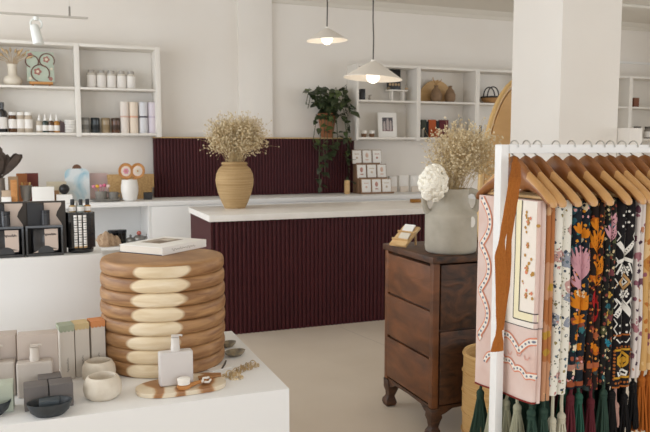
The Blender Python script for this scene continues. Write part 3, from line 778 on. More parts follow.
# ------------------------------------------------------------------ dried bouquets, vases
STRAW = mat('dried_straw', '#b59a6d', '#cdb88f', (40, 40, 40), .9)
BLOSS = mat('dried_blossom', '#cdb992', '#e2d3b4', (30, 30, 30), .9)
def bouquet(t, c, rx, rz, n, seed, mouth, nb=9, size=.0075, stemr=.0016, lean=0, up=1.0):
    """stems fan out of the mouth at the origin; small star blossoms on fine twigs"""
    rg = random.Random(seed); st = MB(); bl = MB()
    for i in range(n):
        a = rg.uniform(0, 2 * PI); q = rg.random() ** .55; el = rg.uniform(-.35, 1)
        ex = c[0] + rx * q * math.cos(a) * math.sqrt(max(0, 1 - el * el * .75)); ey = c[1] + rx * .8 * q * math.sin(a); ez = c[2] + rz * el * (.55 + .45 * q)
        m0 = (rg.uniform(-1, 1) * mouth * .6, rg.uniform(-1, 1) * mouth * .6, -.05)
        mid = (m0[0] * .5 + ex * .45, m0[1] * .5 + ey * .45, ez * .45 + .01)
        st.tube([m0, mid, (ex, ey, ez)], [stemr, stemr * .8, stemr * .5], 4)
        for k in range(nb):
            d = size * 4.2
            bx, by, bz = ex + rg.gauss(0, d), ey + rg.gauss(0, d), ez + rg.gauss(0, d) + d * .4
            st.tube([(mid[0] * .25 + ex * .75, mid[1] * .25 + ey * .75, mid[2] * .25 + ez * .75), (bx, by, bz)], stemr * .45, 3)
            s_ = size * rg.uniform(.6, 1.25)
            nn = Vector((rg.gauss(0, 1), rg.gauss(0, 1), rg.gauss(0, 1))).normalized(); u = nn.orthogonal().normalized(); v = nn.cross(u)
            P = Vector((bx, by, bz))
            vs = [P + nn * s_ * .5, P - nn * s_ * .35]
            for j in range(8): vs.append(P + (u * math.cos(j * PI / 4) + v * math.sin(j * PI / 4)) * s_ * (1 if j % 2 == 0 else .5) + nn * s_ * .15)
            bl.add([tuple(x) for x in vs], [(0, 2 + j, 2 + (j + 1) % 8) for j in range(8)] + [(1, 2 + (j + 1) % 8, 2 + j) for j in range(8)])
    st.build('stems', STRAW, t, smooth=0)
    b = bl.build('blossoms', BLOSS, t, smooth=0); b['kind'] = 'stuff'
    st_ = t.children[0]; st_['kind'] = 'stuff'
# wicker vase on the counter
vp = on_z(235, 208, .967)
wv = thing('rattan_vase', 'tan woven rattan vase on the white counter top, holding a round dried bouquet', 'vase', vp)
RAT = mat('rattan', '#a58559', '#bb9d70', (3, 3, 160), .75, bump=.6)
k = .166 / .175
MB().lathe([(r * k, z * 1.0) for r, z in [(.001, 0), (.095, 0), (.1, .01), (.125, .06), (.155, .14), (.172, .21), (.175, .25), (.168, .30), (.145, .345), (.118, .37), (.108, .378), (.114, .386), (.116, .40), (.106, .404), (.1, .39), (.001, .38)]], 48).build('woven_body', RAT, wv)
MB().torus((0, 0, .388), .114 * k, .008, 40, 8).build('rim_coil', RAT, wv)
bq = thing('dried_bouquet', 'round beige dried flower bouquet in the rattan vase on the counter', 'dried flowers', vp + Vector((0, 0, .39)))
bouquet(bq, (.02, 0, .185), .24, .168, 200, 5, .09, nb=22, size=.0105, stemr=.0016)

# stone jug on the chest
STONE = mat('stone_jug', '#a9a294', '#b9b2a4', (9, 9, 9), .85, detail=8, bump=.15, bscale=70)
jp = on_z(450.5, 251.5, CZ)
jg = thing('stone_jug', 'large grey stoneware jug with two handles, standing on the dark chest', 'jug', jp, -.2)
jr = .136
MB().lathe([(.001, 0), (jr * .9, 0), (jr * .97, .008), (jr, .03), (jr * 1.0, .19), (jr * .99, .2), (jr * .95, .208), (jr * .84, .22), (jr * .72, .24), (jr * .655, .265), (jr * .635, .295), (jr * .66, .325), (jr * .67, .332), (jr * .62, .334), (jr * .58, .3), (.001, .28)], 56).build('jug_body', STONE, jg, smooth=50)
for s_ in (-1, 1):
    MB().tube([(s_ * jr * x, 0, z) for x, z in ((.62, .312), (.8, .322), (1.0, .312), (1.1, .284), (1.09, .25), (1.0, .222), (.88, .21))], [.013, .012, .0115, .0115, .0115, .012, .014], 12, 1.4).build('handle', STONE, jg, smooth=60)
tg = thing('gift_tag', 'small white oval tag hanging from the right handle of the stone jug', 'tag', on_y(472.5, 222, jp.y - .13))
MB().prism([(.016 * math.cos(2 * PI * i / 20), .028 * math.sin(2 * PI * i / 20)) for i in range(20)], 0, .003, 'y').build('oval_card', PAPER, tg)
MB().tube([(0, .002, .026), (.004, .05, .05), (.012, .09, .085)], .0014, 5).build('string', LWOOD, tg)
db = thing('dried_bouquet', 'wispy beige dried bouquet rising out of the grey stone jug', 'dried flowers', jp + Vector((0, 0, .315)))
bouquet(db, (.06, .0, .15), .19, .165, 170, 7, .085, nb=15, size=.0078, stemr=.0011)
HYD = mat('white_petals', '#fcf7ea', rough=.9, spec=.1); _b = HYD.node_tree.nodes['Principled BSDF']; _b.inputs['Subsurface Weight'].default_value = .0; _b.inputs['Subsurface Radius'].default_value = (.03, .03, .028); _b.inputs['Subsurface Scale'].default_value = 1
hf = thing('hydrangea', 'white hydrangea bloom leaning out of the left side of the stone jug', 'flower', jp + Vector((-.145, -.06, .368)))
rg = random.Random(4); hb = MB()
for i in range(170):
    # florets: small cupped lumps packed over the head (golden spiral)
    zz = 1 - 2 * (i + .5) / 170; rr_ = math.sqrt(1 - zz * zz); aa = i * 2.39996
    nn = Vector((rr_ * math.cos(aa), rr_ * math.sin(aa), zz)); P = Vector((nn.x * .07, nn.y * .062, nn.z * .088)) * rg.uniform(.86, 1.1)
    u = nn.orthogonal().normalized(); v = nn.cross(u); a0 = rg.uniform(0, 2); s_ = rg.uniform(.014, .021)
    rings = []
    for q_, h_ in ((1.0, -.35), (.95, .05), (.55, .3), (.12, .12)):
        rings.append([tuple(P + (u * math.cos(a0 + j * PI / 6) + v * math.sin(a0 + j * PI / 6)) * s_ * q_ * (.6 + .4 * abs(math.cos(j * PI / 3))) + nn * s_ * h_) for j in range(12)])
    hb.loft(rings)
hb.ball((0, 0, 0), (.062, .055, .078), 12, 8)
hb.build('petals', HYD, hf, smooth=70)
MB().tube([(.03, .01, -.05), (.07, .03, -.06), (.1, .045, -.1)], .004, 6).build('stem', mat('dry_stem', '#8b8660'), hf)

# card easel on the chest
ez = on_z(409, 246, CZ)
ce = thing('card_easel', 'small pale wooden easel board on the chest beside the jug, holding cards', 'easel', ez, .35)
q = MB(); q.M = Matrix.Rotation(math.radians(-52), 4, 'Y')
q.M = Matrix.Translation((-.085, 0, .008)) @ Matrix.Rotation(math.radians(52), 4, 'Y')
q.box(-.007, .007, -.05, .07, 0, .155); q.build('board', LWOOD, ce, bevel=.002)
for i in range(2):
    q = MB(); q.M = Matrix.Translation((-.085, 0, .008)) @ Matrix.Rotation(math.radians(52), 4, 'Y'); q.box(-.018, -.0075, -.05, .07, .035 + .06 * i, .043 + .06 * i); q.build('ledge', LWOOD, ce)
MB().cyl((.03, -.02, .068), (.022, -.03, .005), .006, n=10).build('prop_leg', LWOOD, ce)
def on_easel(name, label, y0_, y1_, z0_, h, m, group=None):
    c_ = thing(name, label, 'card', ez, .35, group)
    q = MB(); q.M = Matrix.Translation((-.085, 0, .008)) @ Matrix.Rotation(math.radians(52), 4, 'Y')
    q.M = q.M @ Matrix.Translation((-.009, 0, z0_)) @ Matrix.Rotation(math.radians(-12), 4, 'Y')
    q.box(-.006, 0, y0_, y1_, 0, h); q.build('card_block', m, c_); return c_
on_easel('small_card', 'small white printed card standing at the top of the pale easel', -.03, .045, .106, .045, PAPER)
on_easel('small_card', 'small cream card standing lower on the pale easel', -.04, .03, .046, .04, CREAM)

# ------------------------------------------------------------------ hanging pothos on the ledge
LEAF = mat('dark_leaf', '#2b3420', '#434f30', (14, 14, 14), .45)
LEAF2 = mat('light_leaf', '#5a6a3a', '#47562f', (14, 14, 14), .45)
TERRA = mat('terracotta', '#8e5a3a', '#a06a46', (9, 9, 9), .85)
pp = on_y(327, 137, 7.878); pp.z = 1.612
pt_ = thing('potted_pothos', 'trailing green pothos in a terracotta pot on the ledge of the maroon panel', 'potted plant', pp)
MB().lathe([(.001, 0), (.07, 0), (.105, .24), (.112, .242), (.112, .285), (.1, .287), (.095, .25), (.001, .24)], 28).build('pot', TERRA, pt_)
rg = random.Random(11); lv = MB(); vn = MB()
def leaf(p, d, L):
    d = Vector(d).normalized(); s_ = d.cross(Vector((rg.uniform(-.4, .4), -.6, 1))).normalized(); nrm = s_.cross(d)
    prof = ((0, .0, 0), (.08, .22, .0), (.28, .36, .02), (.55, .30, .0), (.8, .15, -.05), (1, 0, -.12)); vs = []; fs = []
    for t, w_, dr in prof:
        c_ = Vector(p) + d * L * t + nrm * L * dr
        vs += [tuple(c_ + s_ * w_ * L + nrm * L * w_ * .25), tuple(c_), tuple(c_ - s_ * w_ * L + nrm * L * w_ * .25)]
    for i in range(len(prof) - 1):
        for j in (0, 1): a = i * 3 + j; fs.append((a, a + 1, a + 4, a + 3))
    lv.k = 1 if rg.random() < .18 else 0
    lv.add(vs, fs)
def vine(pts, nl, L, spread=.05):
    vn.tube(pts, .0045, 5)
    for i in range(nl):
        t = (i + rg.random()) / nl * (len(pts) - 1); k_ = min(int(t), len(pts) - 2); p = Vector(pts[k_]).lerp(Vector(pts[k_ + 1]), t - k_)
        d = (rg.uniform(-1, 1), rg.uniform(-1, -.1), rg.uniform(-.9, .35))
        leaf(p + Vector((rg.uniform(-1, 1), rg.uniform(-1, 0), rg.uniform(-.5, .5))) * spread * .5, d, L * rg.uniform(.75, 1.25))
for i in range(16):
    a = 2 * PI * i / 16 + rg.uniform(-.2, .2); R_ = rg.uniform(.12, .32); h = rg.uniform(.22, .52)
    x_, y_ = R_ * math.cos(a), R_ * math.sin(a) * .5 - .05
    vine([(0, 0, .25), (x_ * .5, y_ * .5, .22 + h * .6), (x_, y_, .2 + h * .85), (x_ * 1.25, y_ - .03, .12 + h * .6)], 9, .115)
for x_, y_, dz in ((-.15, -.13, -.62), (-.1, -.14, -.4), (-.05, -.13, -.25), (.02, -.14, -.18), (.22, -.12, -.3), (.27, -.1, -.62), (.25, -.12, -.5), (-.22, -.12, -.1), (.08, -.14, -.08), (.2, -.14, .0)):
    vine([(x_ * .3, -.05, .28), (x_ * .8, y_, .24), (x_, y_, dz * .4), (x_ + rg.uniform(-.03, .03), y_, dz * .75), (x_ + rg.uniform(-.02, .04), y_, dz)], int(6 + 14 * abs(dz)), .088)
for m_ in (lv, vn): m_.v = [(min(x, .225) if y > -.2 else x, min(y, .098), z) for x, y, z in m_.v]
fo = lv.build('foliage', [LEAF, LEAF2], pt_, smooth=60); fo['kind'] = 'stuff'
vn.build('vines', mat('vine_stem', '#4d5532'), pt_)
# ------------------------------------------------------------------ goods on the left shelf
AMB = mat('amber_glass', '#5a3a1e', rough=.15, coat=.5); DKG = mat('dark_glass', '#1d1a1a', rough=.15, coat=.5); GRNG = mat('green_glass', '#2b3a35', rough=.15, coat=.5); YELG = mat('yellow_oil', '#a8742a', rough=.15, coat=.5)
LABEL = mat('white_label', '#e9e4de', rough=.7); SALT = mat('bath_salt', '#b9ab99', rough=.8); CLEAR = mat('pale_glass', '#cfc8bd', rough=.15, coat=.5)
YS_ = 7.84
ZT1, ZT2 = ZL[1] + .001, ZL[0] + .001
def px2m(px, Y): return on_y(px, 100, Y).x
def bottle(name, label, x, y, z, R_, H, glass, capm, group, neck=.45, shoulder=.72, caph=.14, lab=(.12, .62), dropper=False):
    t = thing(name, label, 'bottle' if name != 'jar' else 'jar', (x, y, z), 0, group)
    hb_ = H * (1 - caph)
    gb_ = MB().lathe([(.001, 0), (R_ * .95, 0), (R_, H * .02), (R_, H * shoulder), (R_ * .9, H * (shoulder + .05)), (R_ * neck, H * (shoulder + .1)), (R_ * neck, hb_), (.001, hb_)], 20).build('glass_body', glass, t, smooth=50)
    MB().lathe([(R_ * 1.015, H * lab[0]), (R_ * 1.02, H * lab[0] + .001), (R_ * 1.02, H * lab[1]), (R_ * 1.015, H * lab[1] + .001)], 20, cap=False).build('paper_label', LABEL, gb_)
    c_ = MB()
    if dropper: c_.lathe([(.001, hb_), (R_ * .55, hb_), (R_ * .55, hb_ + H * caph * .4), (R_ * .32, hb_ + H * caph * .45), (R_ * .3, H * .98), (.001, H)], 14)
    else: c_.lathe([(.001, hb_ - .004), (R_ * (neck + .08), hb_ - .004), (R_ * (neck + .08), H - .002), (R_ * neck, H), (.001, H)], 18)
    c_.build('cap', capm, t, smooth=50)
    return t
PALEG = mat('grey_glass', '#a8a29a', rough=.15, coat=.4)
ords = ['leftmost', 'second from left', 'middle one', 'second from right', 'rightmost']
for i, px in enumerate((92, 102, 112, 122, 131.5)):
    bottle('apothecary_bottle', 'clear white labelled bottle, %s in the row of five on the upper shelf' % ords[i], px2m(px, YS_), YS_, ZT1, .047, .188, CLEAR, PALEG, 'labelled bottles on the upper left shelf', neck=.62, shoulder=.76, caph=.13, lab=(.06, .7))
WHITECAP = mat('white_cap', '#e6e2dc', rough=.4)
bottle('dark_bottle', 'tall dark bottle with a white label at the left edge of the lower shelf', px2m(1.5, YS_), YS_, ZT2, .045, .30, DKG, DKG, None, neck=.4, shoulder=.66, caph=.12, lab=(.12, .5))
for i, px in enumerate((11.7, 19.8, 27.5)):
    bottle('jar', 'round jar with a white lid and label, %s of three on the lower left shelf' % ('left', 'middle', 'right')[i], px2m(px, YS_), YS_, ZT2, .04, .205, SALT if i else AMB, WHITECAP, 'white lidded jars on the lower left shelf', neck=.86, shoulder=.72, caph=.14, lab=(.2, .64))
for i, (px, g) in enumerate(((38.5, SALT), (44.3, GRNG), (50.2, AMB), (56, YELG))):
    bottle('dropper_bottle', ('clear', 'dark green', 'brown', 'yellow')[i] + ' dropper bottle with a white label and white dropper on the lower left shelf', px2m(px, YS_), YS_, ZT2, .031, .185, g, WHITECAP, 'dropper bottles on the lower left shelf', neck=.4, shoulder=.56, caph=.34, lab=(.1, .4), dropper=True)
tag(MB().prism([(0, 0), (.07, 0), (.07, .09), (0, .13)], 0, .05, 'y').build('dark_box', mat('plum_box', '#4a3a3c'), None, (px2m(59, YS_ - .02), YS_ - .02, ZT2), bevel=.003), 'small dark slanted box between the yellow dropper bottle and the stacked white dishes', 'box')
dz = ZT2
for i in range(5):
    t = MB().lathe([(.001, 0), (.048, 0), (.058, .008), (.06, .026), (.056, .026), (.052, .01), (.001, .008)], 24).build('white_dish', WHITECAP, None, (px2m(69.5, YS_), YS_, dz), smooth=50); dz += .0265
    tag(t, 'shallow white dish, %s in the stack on the lower left shelf' % ('lowest', 'second lowest', 'middle', 'second highest', 'topmost')[i], 'dish', 'stacked white dishes')
for i, (px, c_, nm, c2) in enumerate(((84.5, '#a39f98', 'silver grey', '#7f7c77'), (94.5, '#2b3438', 'dark teal', '#1d2326'), (105, '#a08a6a', 'tan', '#8a7555'), (115, '#5d3a22', 'amber brown', '#3d2818'))):
    t = thing('candle_jar', '%s candle jar with a lid, among four short jars on the lower left shelf' % nm, 'candle jar', (px2m(px, YS_), YS_, ZT2), 0, 'short candle jars on the lower left shelf')
    R_ = .043
    MB().lathe([(.001, 0), (R_ * .95, 0), (R_, .006), (R_, .128), (.001, .128)], 24).build('jar_body', mat('jar_' + nm, c_, rough=.3, coat=.4), t, smooth=50)
    MB().lathe([(R_ * 1.01, .035), (R_ * 1.02, .036), (R_ * 1.02, .085), (R_ * 1.01, .086)], 24, cap=False).build('paper_label', mat('jlab_' + nm, c2, rough=.6), t)
    MB().lathe([(.001, .129), (R_ * 1.04, .129), (R_ * 1.04, .152), (R_ * .98, .158), (.001, .158)], 24).build('lid', mat('jlid_' + nm, c2, rough=.4), t, smooth=50)
for i, (px, nm, c_, c2) in enumerate(((124, 'blush white', '#e6dcd3', '#d9b9a8'), (133.3, 'cream and peach', '#e5d6c4', '#e0ac90'), (143, 'white and pale blue with a dark band', '#d8d8dc', '#55525c'), (152, 'pale lilac', '#d5ccd4', '#c3b7c6'))):
    t = thing('paper_tube', 'tall %s cardboard tube on the lower left shelf' % nm, 'tube', (px2m(px, YS_), YS_, ZT2), 0, 'tall cardboard tubes on the lower left shelf')
    R_ = .045
    MB().lathe([(.001, 0), (R_, 0), (R_, .165), (.001, .165)], 26).build('tube_body', mat('tube_' + str(i), c_, rough=.7), t)
    MB().lathe([(R_ * .99, .166), (R_ * 1.012, .166), (R_ * 1.012, .182), (R_ * .99, .182)], 26).build('band', mat('tband_' + str(i), c2, rough=.6), t)
    MB().lathe([(.001, .183), (R_, .183), (R_, .325), (R_ * .96, .33), (.001, .33)], 26).build('lid', mat('tube_' + str(i), c_), t)
# vase with wheat, tile on easel
wx = px2m(13.5, YS_)
t = thing('bulb_vase', 'cream bulb shaped vase holding wheat stems on the upper left shelf', 'vase', (wx, YS_, ZT1))
MB().lathe([(.001, 0), (.06, 0), (.085, .03), (.09, .055), (.075, .085), (.045, .105), (.042, .19), (.05, .215), (.042, .215), (.036, .19), (.001, .12)], 32).build('vase_body', CREAM, t, smooth=60)
t = thing('wheat_bunch', 'bunch of dried wheat ears in the cream vase on the upper left shelf', 'dried grass', (wx, YS_, ZT1 + .2))
rg = random.Random(3); st_ = MB(); ea = MB(); WHEAT = mat('wheat', '#bfa075', '#d3bb94', (30, 30, 30), .9)
for i in range(20):
    a = rg.uniform(-1, 1); x1, y1, z1 = .2 * a + (.03 if a > 0 else 0), rg.uniform(-.07, .04), .115 + .06 * rg.random() - .045 * abs(a)
    st_.tube([(0, 0, -.05), (x1 * .3, y1 * .4, z1 * .5), (x1, y1, z1)], .002, 4)
    ea.tube([(x1 * .75, y1 * .8, z1 * .82), (x1 * .9, y1 * .92, z1 * .95), (x1 * 1.12, y1, z1 * 1.12)], [.004, .012, .003], 6)
st_.build('stems', WHEAT, t, smooth=0); ea.build('ears', WHEAT, t)
tx = px2m(42, YS_)
t = thing('tile_easel', 'small orange wood easel carrying the painted tile on the upper left shelf', 'easel', (tx, YS_, ZT1))
MB().box(-.11, .11, -.075, -.02, .02, .045).build('ledge', mat('orange_wood', '#c48a4d', rough=.5), t, bevel=.003)
for x in (-.08, .08): MB().prism([(-.055, 0), (-.02, 0), (-.02, .05), (.05, .05), (.06, 0), (.08, 0), (.06, .07), (-.02, .22), (-.035, .22), (-.04, .02)], x - .01, x + .01, 'x').build('leg', mat('orange_wood', '#c48a4d'), t)
t = thing('painted_tile', 'painted tile with red flowers in loops on pale green, on the small easel', 'tile', (tx, YS_ - .071, ZT1 + .0465))
t.rotation_euler = (-.12, 0, .0)
q = MB(); q.box(-.13, .125, 0, .014, 0, .3)
q.k = 1
for cx, cz, r_ in ((-.005, .085, .085), (.06, .215, .07), (-.08, .2, .06)):
    q.torus((cx, -.001, cz), r_, .006, 28, 6, 'y', (-.6, 4.4))
q.k = 2
for cx, cz, r_ in ((-.03, .1, .038), (.055, .225, .034), (-.095, .26, .03), (.09, .03, .022)):
    q.prism([(cx + r_ * (.7 + .3 * abs(math.cos(2.5 * j * PI / 15))) * math.cos(j * PI / 15), cz + r_ * (.7 + .3 * abs(math.cos(2.5 * j * PI / 15))) * math.sin(j * PI / 15)) for j in range(30)], -.003, 0, 'y')
q.k = 3
for cx, cz in ((-.03, .1), (.055, .225), (.03, .16), (-.1, .03), (.1, .13)): q.prism([(cx + .014 * math.cos(j * PI / 6), cz + .014 * math.sin(j * PI / 6)) for j in range(12)], -.005, 0, 'y')
q.build('tile_face', [mat('tile_green', '#a9b5a4', '#b6bfae', (10, 10, 10), .4), mat('tile_brown', '#6b4a40', rough=.5), mat('tile_red', '#a06c62', rough=.5), mat('tile_pale', '#d8cfb8', rough=.5)], t)

# ------------------------------------------------------------------ goods on the back counter, left
CZ2 = .951
def pc(px, py, Y=None):
    """a spot on the back counter"""
    if Y is None: return on_z(px, py, CZ2)
    p = on_y(px, 200, Y); return Vector((p.x, Y, CZ2))
def size_at(p, px): return px * (p - Vector((0, 0, EYE))).dot(VF) / F
def slab(name, label, cat, p, w, h, d, m, tilt=0, group=None, bevel=.003, rz=0):
    o = MB().cbox(w, d, h).build(name, m, None, p, bevel=bevel, rot=(tilt, 0, rz)); return tag(o, label, cat, group)
GREYG = mat('smoke_glass', '#77716b', rough=.15, coat=.5)
p = pc(0, 0, 7.55)
t = thing('glass_vase', 'dark glass vase with dried brown leaves at the left end of the back counter', 'vase', p)
MB().lathe([(.001, 0), (.05, 0), (.055, .1), (.05, .235), (.055, .25), (.048, .245), (.001, .22)], 20).build('vase_body', GREYG, t)
t = thing('dried_leaves', 'dark brown dried leaf fan in the glass vase at the left edge', 'dried leaves', p + Vector((0, 0, .24)))
rg = random.Random(2); lv = MB(); DBR = mat('dark_brown_leaf', '#352922', '#46372c', (20, 20, 20), .8)
for i in range(38):
    a = rg.uniform(-.62, .7); L = rg.uniform(.22, .34); d = Vector((math.sin(a), rg.uniform(-.3, .2), math.cos(a))).normalized(); s_ = d.cross(Vector((0, 1, 0))).normalized()
    b0 = Vector((0, 0, -.02)); vs = []; fs = []
    for j, (q_, w_) in enumerate(((0, .003), (.3, .008), (.5, .026), (.78, .034), (.94, .024), (1, .006))):
        c_ = b0 + d * L * q_ + Vector((0, -.02 * q_, 0)); vs += [tuple(c_ - s_ * w_), tuple(c_ + s_ * w_ + Vector((0, .01, 0)))]
        if j: fs.append((2 * j - 2, 2 * j - 1, 2 * j + 1, 2 * j))
    lv.add(vs, fs)
lv.build('leaf_fan', DBR, t, smooth=0)
OW = mat('orange_wood2', '#b5793f', '#c68d52', (20, 20, 60), .55)
slab('wooden_block', 'upright orange wooden block stand on the back counter near the left edge', 'stand', pc(14.5, 0, 7.42), .058, .235, .05, OW)
slab('small_box', 'small white box in front of the orange wooden block at the left', 'box', pc(6.5, 0, 7.38), .085, .075, .07, PAPER)
slab('small_box', 'small beige box lying behind the white one at the left edge', 'box', pc(7, 0, 7.53), .1, .13, .06, mat('beige_box', '#c4ae94', rough=.7))
slab('greeting_card', 'orange brown card standing upright behind the grey metal cup', 'card', pc(22.5, 0, 7.74), .1, .285, .008, mat('orange_card', '#a8683a', rough=.7), -.08)
slab('greeting_card', 'dark red brown card standing upright beside the orange one', 'card', pc(32.5, 0, 7.8), .125, .285, .008, mat('redbrown_card', '#6f332c', rough=.7), -.08)
slab('small_box', 'tall tan box behind the orange wooden block', 'box', pc(14, 0, 7.6), .09, .26, .06, mat('tan_box', '#a88a68', rough=.7))
p = pc(26.5, 0, 7.5)
t = thing('metal_cup', 'grey metal cup on a short foot, in front of the orange card', 'cup', p)
MB().lathe([(.001, 0), (.042, 0), (.036, .015), (.03, .03), (.045, .06), (.056, .175), (.06, .178), (.052, .175), (.04, .06), (.001, .05)], 28).build('cup_body', PEWTER, t, smooth=50)
t2 = thing('trinket_bunch', 'bunch of small yellow and tan trinkets standing in the grey metal cup', 'trinkets', p + Vector((0, 0, .12)))
for i, c_ in enumerate(('#c9a05a', '#b0743c', '#8d5b34', '#d2b070')):
    MB().tube([(-.02 + .014 * i, 0, -.06), (-.035 + .024 * i, -.01, .085)], [.004, .009], 6).build('trinket', mat('trinket%d' % i, c_), t2)
slab('white_box', 'plain white box, the largest on the left part of the back counter', 'box', pc(43.5, 0, 7.4), .2, .165, .09, PAPER)
slab('beige_box', 'flat beige box standing behind the plain white box', 'box', pc(57, 0, 7.66), .19, .2, .06, mat('beige_box2', '#c9bda4', rough=.7))
slab('white_tray', 'low white tray in front of the grey metal cup', 'tray', pc(28.5, 0, 7.37), .09, .025, .06, PAPER)
p = pc(64.5, 0, 7.42)
slab('white_box', 'low white box with dark lettering carrying the black ball', 'box', p, .15, .085, .09, PAPER)
o = MB().ball((0, 0, .05), .05, 24, 16).build('black_ball', mat('black_gloss', '#1a191b', rough=.35), None, p + Vector((0, 0, .0865)), smooth=80); tag(o, 'black ball sitting on the low white box on the back counter', 'ball')
slab('orange_box', 'small orange tan box between the plain white box and the black ball', 'box', pc(56.3, 0, 7.48), .055, .12, .05, mat('apricot_box', '#c89a70', rough=.7))
# blue-white hanging board
def bluemat():
    return mat('blue_wash', '#dfe6e8', '#8fc0d2', (5, 5, 5), .5, lo=.42, hi=.62, dist=.8)
p = pc(78, 0, 7.72)
t = thing('resin_board', 'white and sea blue rounded board leaning on the back wall, with a brown handle top', 'serving board', p); t.rotation_euler = (-.1, 0, .0)
w_ = .12
pol = [(-w_, 0), (w_, 0), (w_, .27)] + [(w_ - .06 + .06 * math.cos(a * PI / 12), .27 + .06 * math.sin(a * PI / 12)) for a in range(1, 7)] + [(-w_ + .06 - .06 * math.sin(a * PI / 12), .27 + .06 * math.cos(a * PI / 12)) for a in range(0, 7)]
MB().prism(pol, 0, .016, 'y').build('board', bluemat(), t, smooth=30)
MB().prism([(.045 * math.cos(a * PI / 10), .328 + .045 * math.sin(a * PI / 10)) for a in range(11)], 0, .016, 'y').build('handle', mat('brown_handle', '#6b4a34'), t)
slab('pink_canvas', 'pale pink square canvas leaning on the wall behind the pewter tray', 'canvas', pc(97.5, 0, 7.86), .235, .275, .018, mat('pink_canvas', '#d6bcb8', '#c9b4b4', (6, 6, 6), .8), -.1)
# pewter tray with cups
TRAYG = mat('tray_grey', '#7d7972', '#8c877f', (20, 20, 20), .6)
tp = pc(107.5, 0, 7.5)
o = MB().lathe([(.001, 0), (.11, 0), (.165, .018), (.17, .026), (.16, .024), (.1, .01), (.001, .01)], 40, sy=.62).build('pewter_tray', TRAYG, None, tp, smooth=50); tag(o, 'oval grey pewter tray on the back counter holding two small cups', 'tray')
for dx, nm, s_ in ((-.06, 'larger grey metal cup with flowers on the oval pewter tray', 1.1), (.06, 'smaller grey metal cup on the right of the oval pewter tray', .95)):
    t = thing('tray_cup', nm, 'cup', tp + Vector((dx, .0, .0115)), 0, 'cups on the pewter tray')
    cb_ = MB().lathe([(.001, 0), (.042 * s_, 0), (.05 * s_, .02), (.052 * s_, .085 * s_), (.046 * s_, .085 * s_), (.044 * s_, .02), (.001, .012)], 28).build('cup_body', TRAYG, t, smooth=50)
    MB().tube([(.05 * s_, 0, .07 * s_), (.075 * s_, 0, .06 * s_), (.072 * s_, 0, .03 * s_), (.05 * s_, 0, .022)], .006, 8).build('handle', TRAYG, cb_)
t = thing('paper_flowers', 'small pink and yellow flowers standing in the larger grey cup', 'flowers', tp + Vector((-.06, 0, .08)))
rg = random.Random(5)
for i, c_ in enumerate(('#d98aa0', '#e0b040', '#d98aa0', '#c9607c', '#e3c9c0')):
    x, z = -.07 + .035 * i, .05 + .035 * rg.random()
    q = MB(); q.tube([(x * .3, 0, -.04), (x, -.01, z)], .003, 4); q.ball((x, -.012, z), (.02, .016, .018), 10, 6); q.build('blossom', mat('flower%d' % i, c_), t)
# wicker bag, vase, brushes
bp_ = pc(131, 0, 7.78)
WB = mat('wicker_bag', '#b08a58', '#c7a470', (60, 20, 60), .8, bump=.5)
t = thing('wicker_clutch', 'wide tan wicker clutch bag behind the white vase on the back counter', 'bag', bp_)
MB().loft([[(x * (.21 + .03 * (z / .26)) , y * (.06 - .1 * abs(z - .1) ** 1.5), z) for x, y in ((-1, -.6), (-.9, -1), (.9, -1), (1, -.6), (1, .6), (.9, 1), (-.9, 1), (-1, .6))] for z in (0, .02, .1, .2, .26)]).build('bag_body', WB, t, bevel=.006)
MB().loft([[(x * .238, -.055 + y * .004 - .0 * z, z) for x, y in ((-1, -1), (1, -1), (1, 1), (-1, 1))] for z in (.12, .19, .262)]).build('flap', WB, t, bevel=.002)
vp2 = on_z(130, 201, CZ2); vp2.y = min(vp2.y, 7.5)
vp2 = pc(130, 0, 7.45)
PORC = mat('porcelain', '#ece8e2', rough=.35)
t = thing('white_vase', 'plain white egg shaped vase in front of the wicker clutch bag', 'vase', vp2)
MB().lathe([(.001, 0), (.05, 0), (.07, .02), (.086, .1), (.086, .15), (.076, .215), (.07, .22), (.066, .21), (.001, .19)], 36).build('vase_body', PORC, t, smooth=60)
for dx, nm, c_ in ((-.045, 'oval wooden hand mirror with a pink floral face, in the white vase', '#d58aa0'), (.07, 'oval wooden hand mirror with a cream floral face, in the white vase', '#d9cdb8')):
    t = thing('hand_mirror', nm, 'hand mirror', vp2 + Vector((dx + .012, .0, .305)), 0, 'hand mirrors in the white vase')
    t.rotation_euler = (0, .25 * (1 if dx > 0 else -.2), 0)
    r_ = .07
    MB().lathe([(.001, -.012), (r_, -.012), (r_ + .005, 0), (r_, .012), (r_ - .012, .008), (.001, .006)], 28, sy=1.1).build('frame', OW, t, rot=(PI / 2, 0, 0), smooth=50)
    q = MB(); q.lathe([(.001, .0), (r_ - .022, .0), (r_ - .024, .004), (.001, .006)], 24, sy=1.1)
    q.k = 1
    for i in range(6): a = i * PI / 3; q.ball((.016 * math.cos(a), .018 * math.sin(a), .007), (.012, .012, .003), 8, 4)
    q.k = 2; q.ball((0, 0, .009), (.01, .01, .003), 8, 4)
    q.build('floral_face', [mat('mirror_face', '#e3d2c6'), mat('petal_' + c_, c_), mat('petal_core', '#b98a5a')], t, loc=(0, -.0075, 0), rot=(PI / 2, 0, 0))
    MB().tube([(0, 0, -.064), (-dx * .4, 0, -.13), (-dx * .5, 0, -.2)], [.012, .009, .011], 8).build('handle', OW, t)
slab('dark_box', 'small dark grey box at the foot of the wicker clutch bag, by the maroon panel', 'box', pc(148, 0, 7.6), .085, .075, .06, mat('charcoal_box', '#3c3b3d'))

